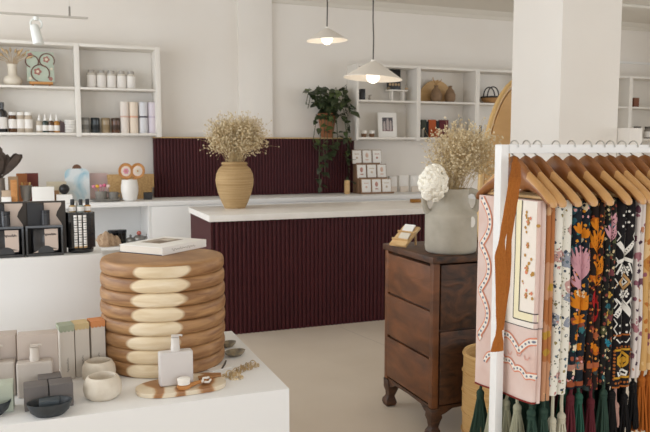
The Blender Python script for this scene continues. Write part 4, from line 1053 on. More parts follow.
# goods in the open cubby
KZ = .501
def kc(px, Y): p = on_y(px, 235, Y); return Vector((p.x, Y, KZ))
for px, i in ((113, 0), (121.5, 1)):
    t = thing('dark_jar', 'dark lidded jar in the cubby under the back counter, %s of two' % ('left', 'right')[i], 'jar', kc(px, 7.6), 0, 'dark jars in the cubby')
    MB().lathe([(.001, 0), (.045, 0), (.05, .01), (.05, .11), (.001, .11)], 20).build('jar_body', DKG, t); MB().lathe([(.001, .111), (.052, .111), (.052, .14), (.001, .142)], 20).build('lid', BLACK, t)
SHELL = mat('shell_beige', '#c3a98c', '#a98b70', (30, 30, 30), .8)
rg = random.Random(9)
for i, (px, Y, s_) in enumerate(((101, 7.42, 1.1), (106, 7.4, 1.35), (111, 7.42, 1.1), (116, 7.44, .9))):
    q = MB(); q.loft([[(s_ * .05 * math.cos(2 * PI * j / 14) * r_ * (1 + .15 * (j % 2)), s_ * .045 * math.sin(2 * PI * j / 14) * r_ * (1 + .15 * (j % 2)), s_ * z) for j in range(14)] for z, r_ in ((0, .7), (.02, 1), (.045, .85), (.06, .9), (.08, .6), (.095, .55), (.115, .12))])
    tag(q.build('sea_shell', SHELL, None, kc(px, Y), rz=i), 'beige knobbly shell in the cubby, %s in its row' % ('leftmost', 'second from left and biggest', 'third from left', 'rightmost')[i], 'shell', 'shells in the cubby')
for i, (px, s_) in enumerate(((130.5, .85), (139, 1.1), (147.5, .9))):
    t = thing('pewter_pot', 'small lidded pewter pot in the cubby, %s' % ('left of three', 'middle one with a red knob', 'right of three')[i], 'pot', kc(px, 7.5), 0, 'pewter pots in the cubby')
    MB().lathe([(.001, 0), (.04 * s_, 0), (.056 * s_, .03 * s_), (.054 * s_, .06 * s_), (.04 * s_, .075 * s_), (.001, .085 * s_)], 24).build('pot_body', PEWTER, t, smooth=50)
    MB().ball((0, 0, .1 * s_), .016 * s_ if i != 1 else .024, 12, 8).build('knob', PEWTER if i != 1 else mat('red_knob', '#b5665a'), t)
    MB().torus((.058 * s_, 0, .045 * s_), .02 * s_, .005, 16, 6, 'y').build('ring_handle', PEWTER, t)
# ------------------------------------------------------------------ card rack and cards right of the panel
DKW = mat('dark_wood_rack', '#8d6e54', rough=.6)
rp = pc(374, 0, 7.62)
t = thing('card_rack', 'three tiered brown wooden card rack on the back counter under the right shelf', 'card rack', rp)
for i in range(3):
    MB().box(-.2, .215 - .05 * i, -.1 + .09 * i, -.008 + .09 * i, 0, .01 + .17 * i).build('tier', DKW, t, bevel=.003)
    MB().box(-.2, .215 - .05 * i, -.1 + .09 * i, -.092 + .09 * i, .0105 + .17 * i, .022 + .17 * i).build('front_lip', DKW, t)
ACC = ['#d9b8a4', '#b9877a', '#c7b39a']
nm = ('left', 'middle', 'right'); tn = ('bottom', 'middle', 'top')
for i in range(3):
    for j in range(3):
        o = thing('greeting_card', '%s greeting card on the %s tier of the brown card rack' % (nm[j], tn[i]), 'card', rp + Vector((-.125 + .132 * j - .022 * i, -.064 + .09 * i, .012 + .17 * i)), 0, 'cards on the tiered rack')
        o.rotation_euler = (-.12, 0, 0)
        q = MB(); q.box(-.056, .056, 0, .004, 0, .158)
        q.k = 1
        if (i + j) % 2: q.ball((0, 0, .1), (.02, .002, .03), 10, 6); q.box(-.02, .02, -.001, 0, .04, .052)
        else: q.box(-.03, .03, -.001, 0, .11, .118); q.ball((0, 0, .07), (.014, .002, .014), 8, 5)
        q.build('card_sheet', [PAPER, mat('card_print%d' % ((i + j) % 3), ACC[(i + j) % 3])], o)
        MB().box(-.063, .063, .005, .009, 0, .166).build('backing', DKW if i else mat('tan_backing', '#b59372'), o)
for i, (px, h, w_) in enumerate(((392, .19, .1), (402.5, .2, .12), (413.5, .2, .11))):
    o = thing('card_box', 'clear fronted pale card stack, %s of three right of the brown card rack' % nm[i], 'card box', pc(px, 0, 7.78), 0, 'pale card boxes on the back counter')
    MB().cbox(w_, .05, h).build('card_stack', PAPER, o, bevel=.002); MB().cbox(w_ * .9, .012, .07, 0, 0, -.04).build('front_card', mat('card_cream', '#e0d4c6'), o)
p = on_z(416, 202.5, .967); p.y = min(p.y, 6.25)
o = MB().cbox(.11, .05, .035).build('amber_block', mat('amber_block', '#8a5c22', '#a8762f', (30, 30, 30), .3), None, p, bevel=.004); tag(o, 'small amber brown block at the rear of the counter top, left of the white flower', 'block')
slab('wooden_block', 'small light wood block at the foot of the fluted panel below the plant', 'block', pc(347, 0, 7.66), .05, .16, .05, LWOOD)

# ------------------------------------------------------------------ goods on the right shelf
YR = 7.8
M1, M2 = ZR[1] + .001, ZR[0] + .001
def rs(px, Y=YR): return on_y(px, 100, Y).x
t = thing('shadow_frame', 'black square shadow frame with small tan shapes, on a riser on the right shelf', 'frame', (rs(396.5), 7.86, M1 + .137), 0)
t.rotation_euler = (-.06, 0, 0)
MB().box(-.088, .088, 0, .03, 0, .25).build('frame', BLACK, t, bevel=.003)
q = MB()
for i in range(4): q.prism([(-.06 + .04 * i + .015 * math.cos(a * PI / 6), .065 + .018 * math.sin(a * PI / 6)) for a in range(12)], -.006, 0, 'y')
q.build('tan_shapes', mat('shape_tan', '#b59a78'), t)
t = thing('display_riser', 'small pale riser under the black frame on the right shelf', 'riser', (rs(398), 7.84, M1), 0)
MB().box(-.12, .13, -.05, .07, .12, .1355).build('top', SHELFW, t)
for x in (-.07, .08): MB().box(x - .01, x + .01, -.03, .05, 0, .1195).build('leg', SHELFW, t)
for i, (px, c_) in enumerate(((387, '#8a7a60'), (409, '#b59a78'))):
    q = MB(); q.ball((0, 0, .016), (.024, .02, .016), 12, 6); tag(q.build('pebble', mat('pebble%d' % i, c_), None, (rs(388.8 if i == 0 else 407), 7.815, M1 + .136)), 'small %s pebble at the %s end of the pale riser' % (('olive', 'left'), ('tan', 'right'))[i], 'pebble')
slab('dark_box', 'small upright black box at the left end of the upper right shelf', 'box', Vector((rs(362), YR, M1)), .06, .13, .06, BLACK)
q = MB()
q.ball((0, 0, .02), (.018, .016, .02), 10, 6); q.ball((0, 0, .05), .013, 10, 6); q.tube([(0, 0, .04), (.025, 0, .065)], .005, 6)
tag(q.build('figurine', mat('figurine_grey', '#a79f94'), None, (rs(369.5), YR, M1)), 'tiny grey figurine next to the black box on the upper right shelf', 'figurine')
t = thing('photo_frame', 'white wide bordered photo frame with a dark photograph on the lower right shelf', 'photo frame', (rs(389), 7.82, M2), 0); t.rotation_euler = (-.09, 0, 0)
MB().box(-.125, .125, 0, .02, 0, .3).build('frame', PAPER, t, bevel=.003)
q = MB(); q.box(-.07, .07, -.002, 0, .075, .24); q.k = 1
for x, z, w_, h in ((-.045, .08, .03, .09), (.0, .085, .035, .12), (.04, .08, .026, .1)): q.box(x - w_ / 2, x + w_ / 2, -.004, -.002, z, z + h); q.ball((x, -.003, z + h + .012), (.012, .002, .014), 10, 6)
q.k = 2; q.box(-.07, .07, -.003, -.002, .075, .1)
q.build('photograph', [mat('photo_dark', '#5b565a'), mat('photo_pale', '#b5a9a6'), mat('photo_red', '#6b4048')], t)
for i, px in enumerate((364, 372)):
    t = thing('tea_cup', 'small brown and white cup on the lower right shelf, %s of the pair' % ('left', 'right')[i], 'cup', (rs(px), YR, M2), 0, 'small cups on the lower right shelf')
    MB().lathe([(.001, 0), (.028, 0), (.034, .04), (.0345, .041), (.03, .04), (.001, .01)], 18).build('base', mat('cup_brown', '#7b5a40'), t); MB().lathe([(.0345, .042), (.037, .08), (.033, .08), (.031, .042)], 18, cap=False).build('rim_band', PORC, t)
t = thing('round_board', 'large round tan board standing behind two brown vases on the right shelf', 'board', (rs(436, 7.93), 7.93, M1), 0)
pol = [(.245 * math.cos(a * PI / 24) - .0, .02 + .26 * math.sin(a * PI / 24)) for a in range(-1, 26)] + [(-.235, 0), (.235, 0)]
MB().prism(pol, 0, .02, 'y').build('board', mat('round_tan', '#c6a06c', '#d2ae7c', (3, 3, 20), .6), t, smooth=30)
BRV = mat('brown_vase', '#7a6047', '#8a6f54', (20, 20, 20), .7)
for i, (px, s_) in enumerate(((436, 1.08), (450, 1.0))):
    t = thing('brown_vase', 'brown bottle shaped vase on the right shelf, %s' % ('left one holding a dry twig', 'right one of the pair')[i], 'vase', (rs(px, 7.82), 7.82, M1), 0, 'brown vases on the right shelf')
    MB().lathe([(.001, 0), (.05 * s_, 0), (.068 * s_, .04), (.07 * s_, .09), (.045 * s_, .15), (.022 * s_, .175), (.022 * s_, .2), (.028 * s_, .205), (.018, .2), (.001, .18)], 28).build('vase_body', BRV, t, smooth=60)
t = thing('dry_twig', 'tan antler like dry twig in the left brown vase', 'twig', (rs(436, 7.82), 7.82, M1 + .2))
q = MB()
for P in (((0, 0, -.05), (-.01, 0, .03), (-.05, -.01, .075), (-.055, -.01, .105)), ((0, 0, -.05), (.01, 0, .03), (.06, 0, .06), (.075, 0, .085)), ((-.01, 0, .02), (.02, .01, .06), (.03, .01, .075))): q.tube(P, [.008, .009, .007, .004][:len(P)], 6)
q.build('twig', mat('twig_tan', '#b08a58'), t)
bx = rs(421.5, 7.85)
for i, (w_, h, c_, nmx) in enumerate(((.075, .22, '#3c4238', 'dark green'), (.03, .2, '#232222', 'black'), (.105, .222, '#b5572a', 'bright orange'), (.045, .21, '#2c2a2b', 'charcoal'), (.135, .222, '#5d2028', 'burgundy'))):
    o = slab('cloth_book', '%s cloth bound notebook standing on the lower right shelf' % nmx, 'book', Vector((bx + w_ / 2, 7.86, M2)), w_ - .003, h, .03, mat('book_' + nmx, c_, rough=.8), 0, 'notebooks on the lower right shelf'); bx += w_
for i, (px, c_, nmx) in enumerate(((423, '#8d877c', 'grey'), (426.5, '#1f1e1f', 'black'), (437.5, '#a8502c', 'rust'), (441, '#7d2c2c', 'red'))):
    slab('small_notebook', 'small %s notebook standing in front of the larger cloth books on the right shelf' % nmx, 'book', Vector((rs(px, 7.78), 7.78, M2)), .032, .105, .02, mat('nbook_' + nmx, c_, rough=.8), 0, 'small notebooks on the lower right shelf')
t = thing('silver_lantern', 'pale grey lantern shaped ornament right of the burgundy notebook', 'ornament', (rs(461), YR, M2))
MB().lathe([(.001, 0), (.05, 0), (.05, .015), (.042, .02), (.045, .12), (.035, .17), (.02, .2), (.02, .215), (.001, .22)], 8).build('lantern_body', mat('lantern_grey', '#b3aca2', rough=.4, metal=.4), t, smooth=20); MB().torus((0, 0, .235), .018, .004, 16, 6, 'y').build('ring', PEWTER, t)
t = thing('handled_basket', 'shallow dark rimmed basket with two looped black handles on the upper right shelf', 'basket', (rs(491, 7.82), 7.82, M1))
MB().lathe([(.001, 0), (.07, 0), (.11, .03), (.13, .075), (.122, .075), (.1, .03), (.001, .012)], 32).build('bowl', mat('basket_tan', '#b58a5a', '#a07748', (8, 8, 90), .8, bump=.4), t, smooth=50)
MB().torus((0, 0, .078), .127, .011, 32, 8).build('rim', mat('basket_dark', '#2b2422', rough=.6), t)
for y_ in (-.045, .045): MB().tube([(.085 * math.cos(a * PI / 12), y_, .075 + .135 * math.sin(a * PI / 12) ** .8) for a in range(13)], .008, 8).build('handle', mat('basket_dark', '#2b2422'), t)
slab('picture_frame', 'small black frame on the lower right shelf, half behind the tan leaning board', 'frame', Vector((rs(482), 7.85, M2)), .075, .16, .02, BLACK, -.06)
slab('brown_box', 'small reddish brown box on the far right shelf, seen right of the pillar', 'box', Vector((on_y(635, 104, YR).x, YR, M1)), .09, .13, .06, mat('brown_box', '#7a4c36'))
for i, px in enumerate((637, 648)):
    bottle('jar', 'white labelled jar on the far right lower shelf beyond the pillar, %s one' % ('left', 'right')[i], on_y(px, 135, YR).x, YR, M2, .055, .17, mat('smoky_jar', '#8d857b', rough=.3), mat('dark_lid', '#5b554e'), 'jars on the far right shelf', neck=.8, shoulder=.7, caph=.12, lab=(.12, .6))
# ------------------------------------------------------------------ black display racks on the tall plinth
PLZ = PZ + .001
CLR = mat('black_acrylic', '#1b1a1c', rough=.2, coat=.6)
KRAFT = mat('dark_brown_side', '#3a322b', rough=.6); POUCH = mat('pouch_black', '#1e1d20', rough=.28, coat=.4); PLAB = mat('pouch_label', '#c9b7aa', rough=.6)
INKM = mat('black_ink', '#26242a', rough=.7)
def scribble(m, x0, x1, y, z, amp, n, w=.0011):
    pts = [(x0 + (x1 - x0) * i / (n * 6), y, z + amp * math.sin(i * 1.05) * (.6 + .4 * math.sin(i * .37)) + amp * .4 * math.sin(i * 2.3)) for i in range(n * 6 + 1)]
    m.tube(pts, w, 4)
def black_rack(px, label, lab2):
    p = on_y(px, 254, 3.42); p.z = PLZ
    t = thing('display_rack', label, 'display rack', p, -.02, 'black display racks on the tall plinth')
    W = .155; H = .24
    MB().box(-W / 2 - .003, W / 2 + .014, .03, .07, 0, H).build('back_panel', KRAFT, t, bevel=.002)
    MB().box(-W / 2, W / 2, -.03, .029, 0, .006).build('base', CLR, t)
    for x in (-W / 2, W / 2 - .006): MB().box(x, x + .006, -.03, .029, .0065, .133).build('side_panel', CLR, t)
    q = MB(); q.box(-W / 2, W / 2, -.036, -.0305, 0, .012); q.box(-W / 2, W / 2, -.036, -.0305, .127, .137); q.box(-W / 2, -W / 2 + .008, -.036, -.0305, .0125, .1265); q.box(W / 2 - .008, W / 2, -.036, -.0305, .0125, .1265)
    q.build('front_frame', CLR, t)
    k = thing('pouch', 'black pouch with a pale label in the lower pocket of the ' + lab2, 'pouch', p + Vector((.004, 0, .0072)), -.02, 'pouches in the black racks')
    b_ = MB(); b_.loft([[(x * w_, -.004 + y * d_, z) for x, y in ((-1, -.3), (-.8, -1), (.8, -1), (1, -.3), (1, .3), (.8, 1), (-.8, 1), (-1, .3))] for z, w_, d_ in ((0, .058, .012), (.015, .062, .02), (.07, .061, .02), (.108, .062, .01), (.123, .063, .003))])
    pb_ = b_.build('pouch_body', POUCH, k, smooth=50)
    l_ = MB(); l_.prism([(-.004, .036), (.052, .022), (.052, .113), (-.004, .113)], -.0262, -.0252, 'y'); l_.prism([(-.055, .006), (-.03, .018), (.0, .024), (.05, .022), (.05, .016), (.0, .012)], -.0262, -.0252, 'y')
    l_.build('pale_label', PLAB, pb_)
    s_ = MB(); scribble(s_, -.006, .044, -.0268, .088, .006, 5, .0014); s_.build('script', INKM, pb_)
    q = MB(); q.prism([(.034 * math.cos(a * PI / 10), .006 + .032 * math.sin(a * PI / 10)) for a in range(11)], -.0272, -.0263, 'y'); q.build('dark_arc', POUCH, pb_)
    c1 = MB().prism([(-.07, .123), (-.002, .123), (-.002, .222), (-.012, .232), (-.07, .236)], .012, .022, 'y').build('dark_card', DARK, None, p, rz=-.02); tag(c1, 'charcoal card standing in the top left of the ' + lab2, 'card', 'charcoal cards in the black racks')
    c2 = MB().prism([(.0, .123), (.074, .123), (.074, .135), (.05, .175), (.056, .195), (.074, .225), (.074, .234), (.0, .234)], .023, .028, 'y').build('beige_card', PLAB, None, p, rz=-.02); tag(c2, 'beige arrow cut card in the top right of the ' + lab2, 'card', 'beige cards in the black racks')
    tn_ = thing('tin', 'small dark round tin standing on the front of the ' + lab2, 'tin', p + Vector((.006, -.012, .1375)), 0, 'dark tins on the black racks')
    MB().lathe([(.001, 0), (.018, 0), (.018, .05), (.001, .05)], 24).build('tin_body', mat('tin_dark', '#2b2b2e', rough=.35), tn_); MB().lathe([(.001, .051), (.0185, .051), (.0185, .066), (.001, .066)], 24).build('lid', BLACK, tn_)
black_rack(45.5, 'black display rack with a pouch, cards and a tin, the full one in the middle', 'middle black display rack')
black_rack(6, 'black display rack with a pouch, cards and a tin, cut off by the left edge', 'left black display rack')
p = on_y(81, 250, 3.47); p.z = PLZ
t = thing('incense_stand', 'black six sided stand with white incense tubes, at the right end of the tall plinth', 'display stand', p)
hx = [(.061 * math.cos(PI / 6 + a * PI / 3 + .2), .061 * math.sin(PI / 6 + a * PI / 3 + .2)) for a in range(6)]
MB().lathe([(.001, 0), (.055, 0), (.057, .004), (.057, .018), (.04, .02), (.001, .02)], 28).build('base', CLR, t, smooth=40)
MB().loft([[(x * 1.12, y * 1.12, z) for x, y in hx] for z in (.021, .026, .182, .187)]).build('hexagon_body', CLR, t, bevel=.003)
for i in range(3):
    q = MB(); x_ = -.022 + .02 * i
    q.cyl((x_, -.0645 + abs(i - 1) * .001, .032), (x_, -.0645 + abs(i - 1) * .001, .176), .0078, n=12)
    q.k = 1
    for j in range(12):
        z_ = .04 + .0112 * j; q.cyl((x_, -.0648 + abs(i - 1) * .001, z_), (x_, -.0648 + abs(i - 1) * .001, z_ + .0022 * (1 + (j * 7 + i) % 3) * .5), .0081, n=12)
    q.k = 2; q.cyl((x_, -.0645 + abs(i - 1) * .001, .026), (x_, -.0645 + abs(i - 1) * .001, .0335), .0082, n=12)
    tag(q.build('incense_tube', [PAPER, INKM, WICKER], None, p), 'white tube with dark speckled print on the front of the black stand, %s' % ('left', 'middle', 'right')[i], 'tube', 'incense tubes on the black stand')
for i, (dx, dy, c_) in enumerate(((-.032, -.014, '#b59a6a'), (.004, -.026, '#9aa39a'), (.034, -.012, '#c08a4a'))):
    bottle('sample_bottle', 'small %s dropper bottle with a dark cap on top of the black stand' % ('tan', 'greenish grey', 'amber')[i], p.x + dx, p.y + dy, PLZ + .188, .0155, .058, mat('sample%d' % i, c_, rough=.2, coat=.4), DARK, 'sample bottles on the black stand', neck=.5, shoulder=.45, caph=.38, lab=(.08, .4))
q = MB(); q.cyl((0, 0, 0), (0, 0, .02), .011, n=12); q.cyl((0, 0, .02), (0, 0, .045), .009, .002, n=12)
tag(q.build('pointed_cap_bottle', mat('steel_grey', '#b5b1aa', rough=.3), None, (p.x - .012, p.y + .012, PLZ + .188)), 'tiny pale bottle with a pointed top among the dropper bottles on the black stand', 'bottle')

# ------------------------------------------------------------------ goods on the display table
T = TZ + .001
def tc_(px, py): v = on_z(px, py, TZ); return Vector((v.x, v.y, T))
def psz(p, n): return n * (p - Vector((0, 0, EYE))).dot(VF) / F
# taupe bottles and their cartons
TAUPE = mat('taupe_bottle', '#b9aea4', '#c2b8ae', (9, 9, 9), .55); CART = mat('taupe_carton', '#bfb1a6', rough=.65); PUMP = mat('pump_white', '#c9bfb4', rough=.45)
def soap_bottle(label, p, W, D, H, m, mp, rz=0, group=None, sh=.015):
    t = thing('soap_bottle', label, 'bottle', p, rz, group)
    q = MB(); q.cbox(W, D, H); q.build('bottle_body', m, t, bevel=.009, seg=3)
    q = MB(); q.lathe([(.001, H), (.017, H), (.017, H + .016), (.0155, H + .018), (.015, H + .05), (.001, H + .052)], 24); pc_ = q.build('pump_collar', mp, t, smooth=40)
    q = MB(); q.prism([(-.013, H + .0525), (.013, H + .0525), (.013, H + .058), (-.013, H + .06)], -.009, .009, 'y'); q.tube([(0, 0, H + .056), (.02, 0, H + .057), (.026, 0, H + .054)], .004, 8); q.build('pump_head', mp, pc_)
    return t
p2 = tc_(36, 395)
soap_bottle('taupe square soap bottle with a pale pump, second from the left edge', p2, psz(p2, 33.5), .05, .128, TAUPE, PUMP, -.03, 'taupe soap bottles')
p1 = tc_(-3, 396)
soap_bottle('taupe square soap bottle at the very left edge, half out of the picture', p1, psz(p1, 36), .05, .128, TAUPE, PUMP, -.03, 'taupe soap bottles')
o = MB().cbox(.138, .07, .212).build('soap_carton', CART, None, p2 + Vector((.012, .075, 0)), rz=-.03, bevel=.002); tag(o, 'plain taupe carton behind the taupe bottle with the pump', 'carton', 'taupe soap cartons')
o = MB().cbox(.138, .07, .212).build('soap_carton', CART, None, p1 + Vector((.0, .075, 0)), rz=-.03, bevel=.002); tag(o, 'plain taupe carton at the very left edge of the table', 'carton', 'taupe soap cartons')
# slim boxes with scalloped lids
for px, py, c_, nmx in ((66, 380, '#9fa58e', 'sage green'), (81, 377, '#c9b284', 'straw yellow'), (97, 374, '#d08a55', 'orange')):
    p = tc_(px, py); W = psz(p, 13.6); D = .068; H = .212
    t = thing('slim_carton', 'slim pale carton with a scalloped %s top' % nmx, 'carton', p + Vector((.004, D / 2, 0)), .16, 'slim cartons with coloured tops')
    cb_ = MB().cbox(W, D, H - .001).build('carton_body', mat('carton_grey', '#cfc6ba', rough=.7), t, bevel=.001)
    q = MB()
    q.box(-W / 2 - .001, W / 2 + .001, -D / 2 - .001, D / 2 + .001, H - .0008, H + .001)
    n = 4; pol = [(-W / 2 - .001, H + .001)]
    for i in range(n):
        for j in range(7): a = PI * j / 6; pol.append((-W / 2 - .001 + (W + .002) / n * (i + .5 - .5 * math.cos(a)), H - .017 - .007 * math.sin(a)))
    pol.append((W / 2 + .001, H + .001))
    q.prism(pol, -D / 2 - .0018, -D / 2 - .0006, 'y'); q.box(-W / 2 - .0016, -W / 2 - .0004, -D / 2, D / 2, H - .018, H + .001); q.box(W / 2 + .0004, W / 2 + .0016, -D / 2, D / 2, H - .018, H + .001)
    q.build('scalloped_top', mat('carton_' + nmx, c_, rough=.7), cb_, smooth=0)
    s_ = MB(); s_.M = Matrix.Rotation(-PI / 2, 4, 'Y'); scribble(s_, .03, .085, -D / 2 - .0006, .0, .004, 5, .0009); s_.build('script', mat('script_grey', '#6f675e'), cb_)
# grey cubes and dark soap dish
CUBE = mat('grey_cube_box', '#6b6562', rough=.7)
pc3 = tc_(49, 410)
for i, (dx, dy, nmx) in enumerate(((-.0405, .045, 'left of the two in front'), (.0405, .045, 'right of the two in front'), (.005, .125, 'the one behind'))):
    o = MB().cbox(.077, .072, .083).build('cube_box', CUBE, None, pc3 + Vector((dx, dy, 0)), rz=.06, bevel=.002); tag(o, 'dark grey cube box behind the black soap dish, ' + nmx, 'box', 'dark grey cube boxes')
SOAPD = mat('slate_dish', '#2d3236', '#363c40', (20, 20, 20), .45)
def dish(label, p, s_=1):
    q = MB(); q.lathe([(.001, 0), (.045 * s_, 0), (.062 * s_, .015 * s_), (.071 * s_, .04 * s_), (.072 * s_, .046 * s_), (.066 * s_, .043 * s_), (.055 * s_, .018 * s_), (.001, .01 * s_)], 40, sy=.72)
    return tag(q.build('soap_dish', SOAPD, None, p, smooth=50), label, 'dish', 'slate soap dishes')
pd = tc_(50, 414) + Vector((0, .048, 0)); pd = tc_(50, 414) + Vector((0, -.004, 0)); pd.y = pc3.y - .046
dish('slate black oval soap dish holding a dark soap bar, in front of the grey cubes', pd)
o = MB().cbox(.066, .042, .03).build('soap_bar', mat('dark_soap', '#3f474c', rough=.6), None, pd + Vector((0, .004, .0215)), bevel=.005); tag(o, 'dark grey soap bar sitting in the slate dish', 'soap')
pg = tc_(2, 413)
o = MB().cbox(.074, .07, .096).build('mint_box', mat('mint_carton', '#b3b9a8', rough=.7), None, pg + Vector((0, .035, 0)), bevel=.002); tag(o, 'pale mint green box at the left edge of the table', 'box')
dish('slate black dish cut off by the left edge, in front of the mint green box', tc_(-12, 418) + Vector((-.0, .03, 0)), 1)
# stone candle bowls
TRAV = mat('travertine', '#d2c6b4', '#ddd3c3', (24, 24, 24), .7, detail=8, bump=.2)
WAX = mat('wax', '#e3dbcc', rough=.6)
for px, py, R_, nmx in ((104, 402, .068, 'front one of two'), (100, 384.5, .064, 'rear one of two')):
    p = tc_(px, py) + Vector((0, R_ * .75, 0))
    t = MB().lathe([(.001, 0), (R_ * .72, 0), (R_ * .93, .014), (R_, .036), (R_ * .95, .06), (R_ * .8, .077), (R_ * .7, .08), (R_ * .68, .077), (R_ * .74, .062), (R_ * .76, .04), (R_ * .6, .018), (.001, .014)], 44).build('stone_bowl', TRAV, None, p, smooth=60); tag(t, 'cream stone bowl with rounded sides on the display table, ' + nmx, 'bowl', 'cream stone bowls')
# marbled serving board with bottle and brush
def marble_board():
    m, nt, b = _new('striped_board'); N = nt.nodes; L = nt.links
    tc = N.new('ShaderNodeTexCoord'); wv_ = N.new('ShaderNodeTexWave'); wv_.inputs['Scale'].default_value = 3.2; wv_.inputs['Distortion'].default_value = 7; wv_.inputs['Detail'].default_value = 3; wv_.inputs['Detail Scale'].default_value = 1.2
    L.new(tc.outputs['Object'], wv_.inputs['Vector']); r = N.new('ShaderNodeValToRGB'); e = r.color_ramp.elements
    e[0].position = .12; e[0].color = lin('#9c6c42'); e[1].position = .62; e[1].color = lin('#dccdb4')
    q = e.new(.3); q.color = lin('#b58a60'); q = e.new(.4); q.color = lin('#cdb394')
    L.new(wv_.outputs['Color'], r.inputs['Fac']); L.new(r.outputs['Color'], b.inputs['Base Color']); b.inputs['Roughness'].default_value = .35
    return m
pb0 = tc_(181, 388)
pol = []
a_, b2 = .166, .094
for i in range(40):
    a = 2 * PI * i / 40; c_, s_ = math.cos(a), math.sin(a)
    pol.append((a_ * math.copysign(abs(c_) ** .62, c_), b2 * math.copysign(abs(s_) ** .75, s_) * (1 + .18 * c_)))
o = MB().prism(pol, 0, .017, 'z').build('serving_board', marble_board(), None, pb0, rz=.08, bevel=.003, smooth=35); tag(o, 'rounded marbled wood serving board on the table in front of the drum stool', 'serving board')
BZ = T + .0182
v = on_z(177, 385.5, BZ)
WB2 = mat('white_bottle', '#cfc9c6', '#d6d0cc', (5, 5, 5), .5)
soap_bottle('pale grey square bottle with a white pump, standing on the marbled board', Vector((v.x, v.y + .022, BZ)), psz(v, 33.5), .046, .127, WB2, mat('pump_pale', '#d2ccc6', rough=.45), .0)
v = on_z(184, 388.5, BZ)
t = thing('scrub_brush', 'small wooden brush with a round white bristle head lying on the marbled board', 'brush', Vector((v.x, v.y, BZ)), 0)
BRW = mat('brush_wood', '#b5793f', '#c68a50', (20, 20, 20), .45)
MB().lathe([(.001, .0), (.022, .0), (.026, .006), (.026, .014), (.001, .016)], 24, sy=.8).build('brush_head', BRW, t, smooth=50)
q = MB(); q.lathe([(.001, .0165), (.022, .0165), (.0245, .038), (.02, .041), (.001, .042)], 24, sy=.8); q.build('bristles', mat('bristle', '#ece6dc', rough=.9), t, smooth=40)
MB().tube([(.02, .004, .008), (.05, .018, .010), (.085, .034, .009), (.11, .046, .008)], [.011, .008, .0085, .006], 12, .8).build('handle', BRW, t)
MB().tube([(.07, .012, .012), (.078, .03, .021), (.088, .018, .024), (.098, .034, .02), (.104, .028, .012), (.094, .012, .009), (.078, .01, .012)], .0045, 8).build('cord_knot', mat('cord_white', '#e8e2d8'), t)
v = on_z(206, 381, BZ)
tag(MB().prism([(-.05, -.018), (.04, -.022), (.052, .006), (.03, .02), (-.04, .016)], 0, .006, 'z').build('wooden_comb', mat('comb_wood', '#96683e', '#a8784a', (30, 8, 8), .5), None, Vector((v.x + .022, v.y + .045, BZ)), rz=.2, bevel=.0015), 'flat brown wooden piece at the back right of the marbled board', 'comb')
# jewellery, dark dishes, pen
rg = random.Random(6)
for i, (px, py) in enumerate(((229, 377), (235, 374.5), (241, 371), (247, 369), (253, 366.5), (236, 379))):
    v = tc_(px, py); q = MB()
    for k in range(14):
        a = 2 * PI * k / 14; q.torus((.024 * math.cos(a) , .018 * math.sin(a), .0055), .0048, .0012, 10, 5, rg.choice(('x', 'y')))
    q.torus((0, 0, .012), .013, .0018, 20, 5, 'y')
    tag(q.build('gold_bracelet', GOLD, None, v, rz=i * .6), 'gold chain bracelet beside the board, %s from the front' % ('first', 'second', 'third', 'fourth', 'fifth and rearmost', 'one with a ring set apart')[i], 'bracelet', 'gold bracelets on the table')
SHD = mat('dark_shell', '#5c5140', '#8a7a5c', (40, 40, 40), .3, coat=.6)
for i, (px, py, s_) in enumerate(((235, 356, 1.15), (228, 347, .95))):
    v = tc_(px, py); q = MB(); q.lathe([(.001, 0), (.024 * s_, 0), (.038 * s_, .012), (.042 * s_, .022), (.036 * s_, .02), (.022 * s_, .006), (.001, .005)], 28, sy=.7)
    tag(q.build('shell_dish', SHD, None, v, rz=.3, smooth=50), 'dark shell like trinket dish right of the drum stool, %s' % ('front one', 'rear one')[i], 'dish', 'shell dishes on the table')
v = tc_(224.5, 366)
tag(MB().tube([(-.02, -.045, .005), (.0, 0, .005), (.018, .05, .005)], [.0035, .0045, .003], 8).build('metal_stick', mat('dark_metal', '#5a5348', rough=.4, metal=.7), None, v), 'thin dark metal stick lying between the board and the shell dishes', 'stick')
v = tc_(213, 371)
tag(MB().prism([(-.05, -.02), (.05, -.025), (.055, .02), (-.045, .026)], 0, .004, 'z').build('paper_card', PAPER, None, v + Vector((.03, .02, 0)), rz=.5), 'small white paper card lying flat right of the marbled board', 'card')

# book on the drum
BT = DTOP + .001
pa = on_z(118.9, 253.4, BT); pb = on_z(162.5, 255.8, BT); pc2 = on_z(208, 247.4, BT)
ux = (pc2 - pb); uy = (pa - pb); w_ = ux.length; d_ = uy.length
ang = math.atan2(ux.y, ux.x)
ang += .07
bw, bd = .302, .235
bk_ = thing('hardcover_book', 'white hardcover book with a photo on its cover, lying on the drum stool', 'book', (pb.x, pb.y, BT), ang)
MB().box(.003, bw - .003, .004, bd - .003, .0026, .0305).build('pages', mat('book_pages', '#e4ddd2', rough=.8), bk_)
cv = MB(); cv.box(0, bw, 0, bd, .0308, .034); cv.box(0, bw, 0, .0035, .0, .0307); cv_ = cv.build('cover', PAPER, bk_, bevel=.0008)
MB().box(0, bw, .0036, bd, 0, .0024).build('back_cover', mat('book_back', '#4b4f5c', rough=.6), bk_)
q = MB(); q.box(.09, .25, .09, .2, .0341, .0347); q.k = 1; q.box(.1, .17, .1, .15, .0347, .0351); q.k = 2; q.box(.18, .24, .12, .17, .0347, .0353); q.build('cover_photo', [mat('cover_tan', '#b0a090', '#8f8377', (30, 30, 30), .6), mat('cover_brown', '#7d6a58'), mat('cover_pale', '#cdc2b4')], cv_)
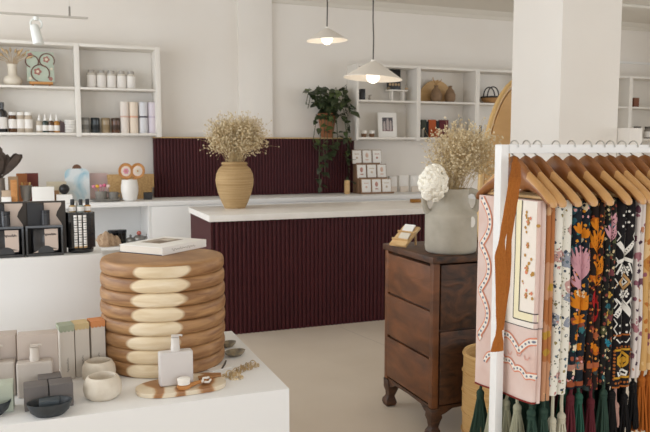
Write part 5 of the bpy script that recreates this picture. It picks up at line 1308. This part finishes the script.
s_ = MB(); scribble(s_, .06, .22, -.0004, .017, .006, 9, .001); s_.build('spine_lettering', mat('spine_grey', '#a59c92'), cv_)
# ------------------------------------------------------------------ camera, light
cd = bpy.data.cameras.new('camera'); cam = bpy.data.objects.new('camera', cd); COL.objects.link(cam)
cam.location = (0, 0, EYE)
R3 = Matrix((VR, VU, -VF)).transposed()
cam.rotation_euler = R3.to_euler()
cd.sensor_width = 36; cd.lens = F / 650 * 36; cd.clip_start = .05
sc.camera = cam
cd.dof.use_dof = True; cd.dof.focus_distance = 2.6; cd.dof.aperture_fstop = 9
def area(name, loc, rot, sx, sy, power, col):
    l = bpy.data.lights.new(name, 'AREA'); l.shape = 'RECTANGLE'; l.size = sx; l.size_y = sy; l.energy = power; l.color = col
    o = bpy.data.objects.new(name, l); COL.objects.link(o); o.location = loc; o.rotation_euler = rot
    return o
y0, y1, z0, z1 = LW
area('window_daylight_side', (XL - .12, (y0 + y1) / 2, (z0 + z1) / 2), (0, -PI / 2, 0), z1 - z0, y1 - y0, 138, (.875, .935, 1))
x0, x1, z0, z1 = FW
area('window_daylight_street', ((x0 + x1) / 2, YF - .12, (z0 + z1) / 2), (PI / 2, 0, 0), x1 - x0, z1 - z0, 92, (.875, .935, 1))
y0, y1, z0, z1 = RW
area('added_light_right', (XR + .12, (y0 + y1) / 2, (z0 + z1) / 2), (0, PI / 2, 0), z1 - z0, y1 - y0, 105, (.875, .935, 1))  # added light from the right, lifts the back wall
wd = bpy.data.worlds.new('sky'); sc.world = wd; wd.use_nodes = True
wd.node_tree.nodes['Background'].inputs[0].default_value = (.95, .97, 1, 1)
wd.node_tree.nodes['Background'].inputs[1].default_value = .6
sc.view_settings.view_transform = 'Standard'; sc.view_settings.look = 'None'
sc.view_settings.exposure = .17; sc.view_settings.gamma = 1; sc.view_settings.use_curve_mapping = False
sc.cycles.use_denoising = True
sc.cycles.max_bounces = 10; sc.cycles.diffuse_bounces = 6
sc.cycles.sample_clamp_indirect = 6
import OpenImageIO as o,numpy as np,sys
b=o.ImageBuf('/workdir/render_main.png').get_pixels(o.FLOAT)
for n,(x0,y0,x1,y1) in dict(wall=(180,40,200,55),tablefront=(230,405,250,420),floor=(325,380,345,395),pillar=(540,50,560,65),pillarF=(585,50,600,65),counter=(300,240,320,255),wallR=(445,20,465,35),plinth=(30,280,50,295),ctop=(300,203,330,208),tabletop=(60,405,75,410)).items():
    print(n,(b[y0:y1,x0:x1,:3].mean((0,1))*255).round())
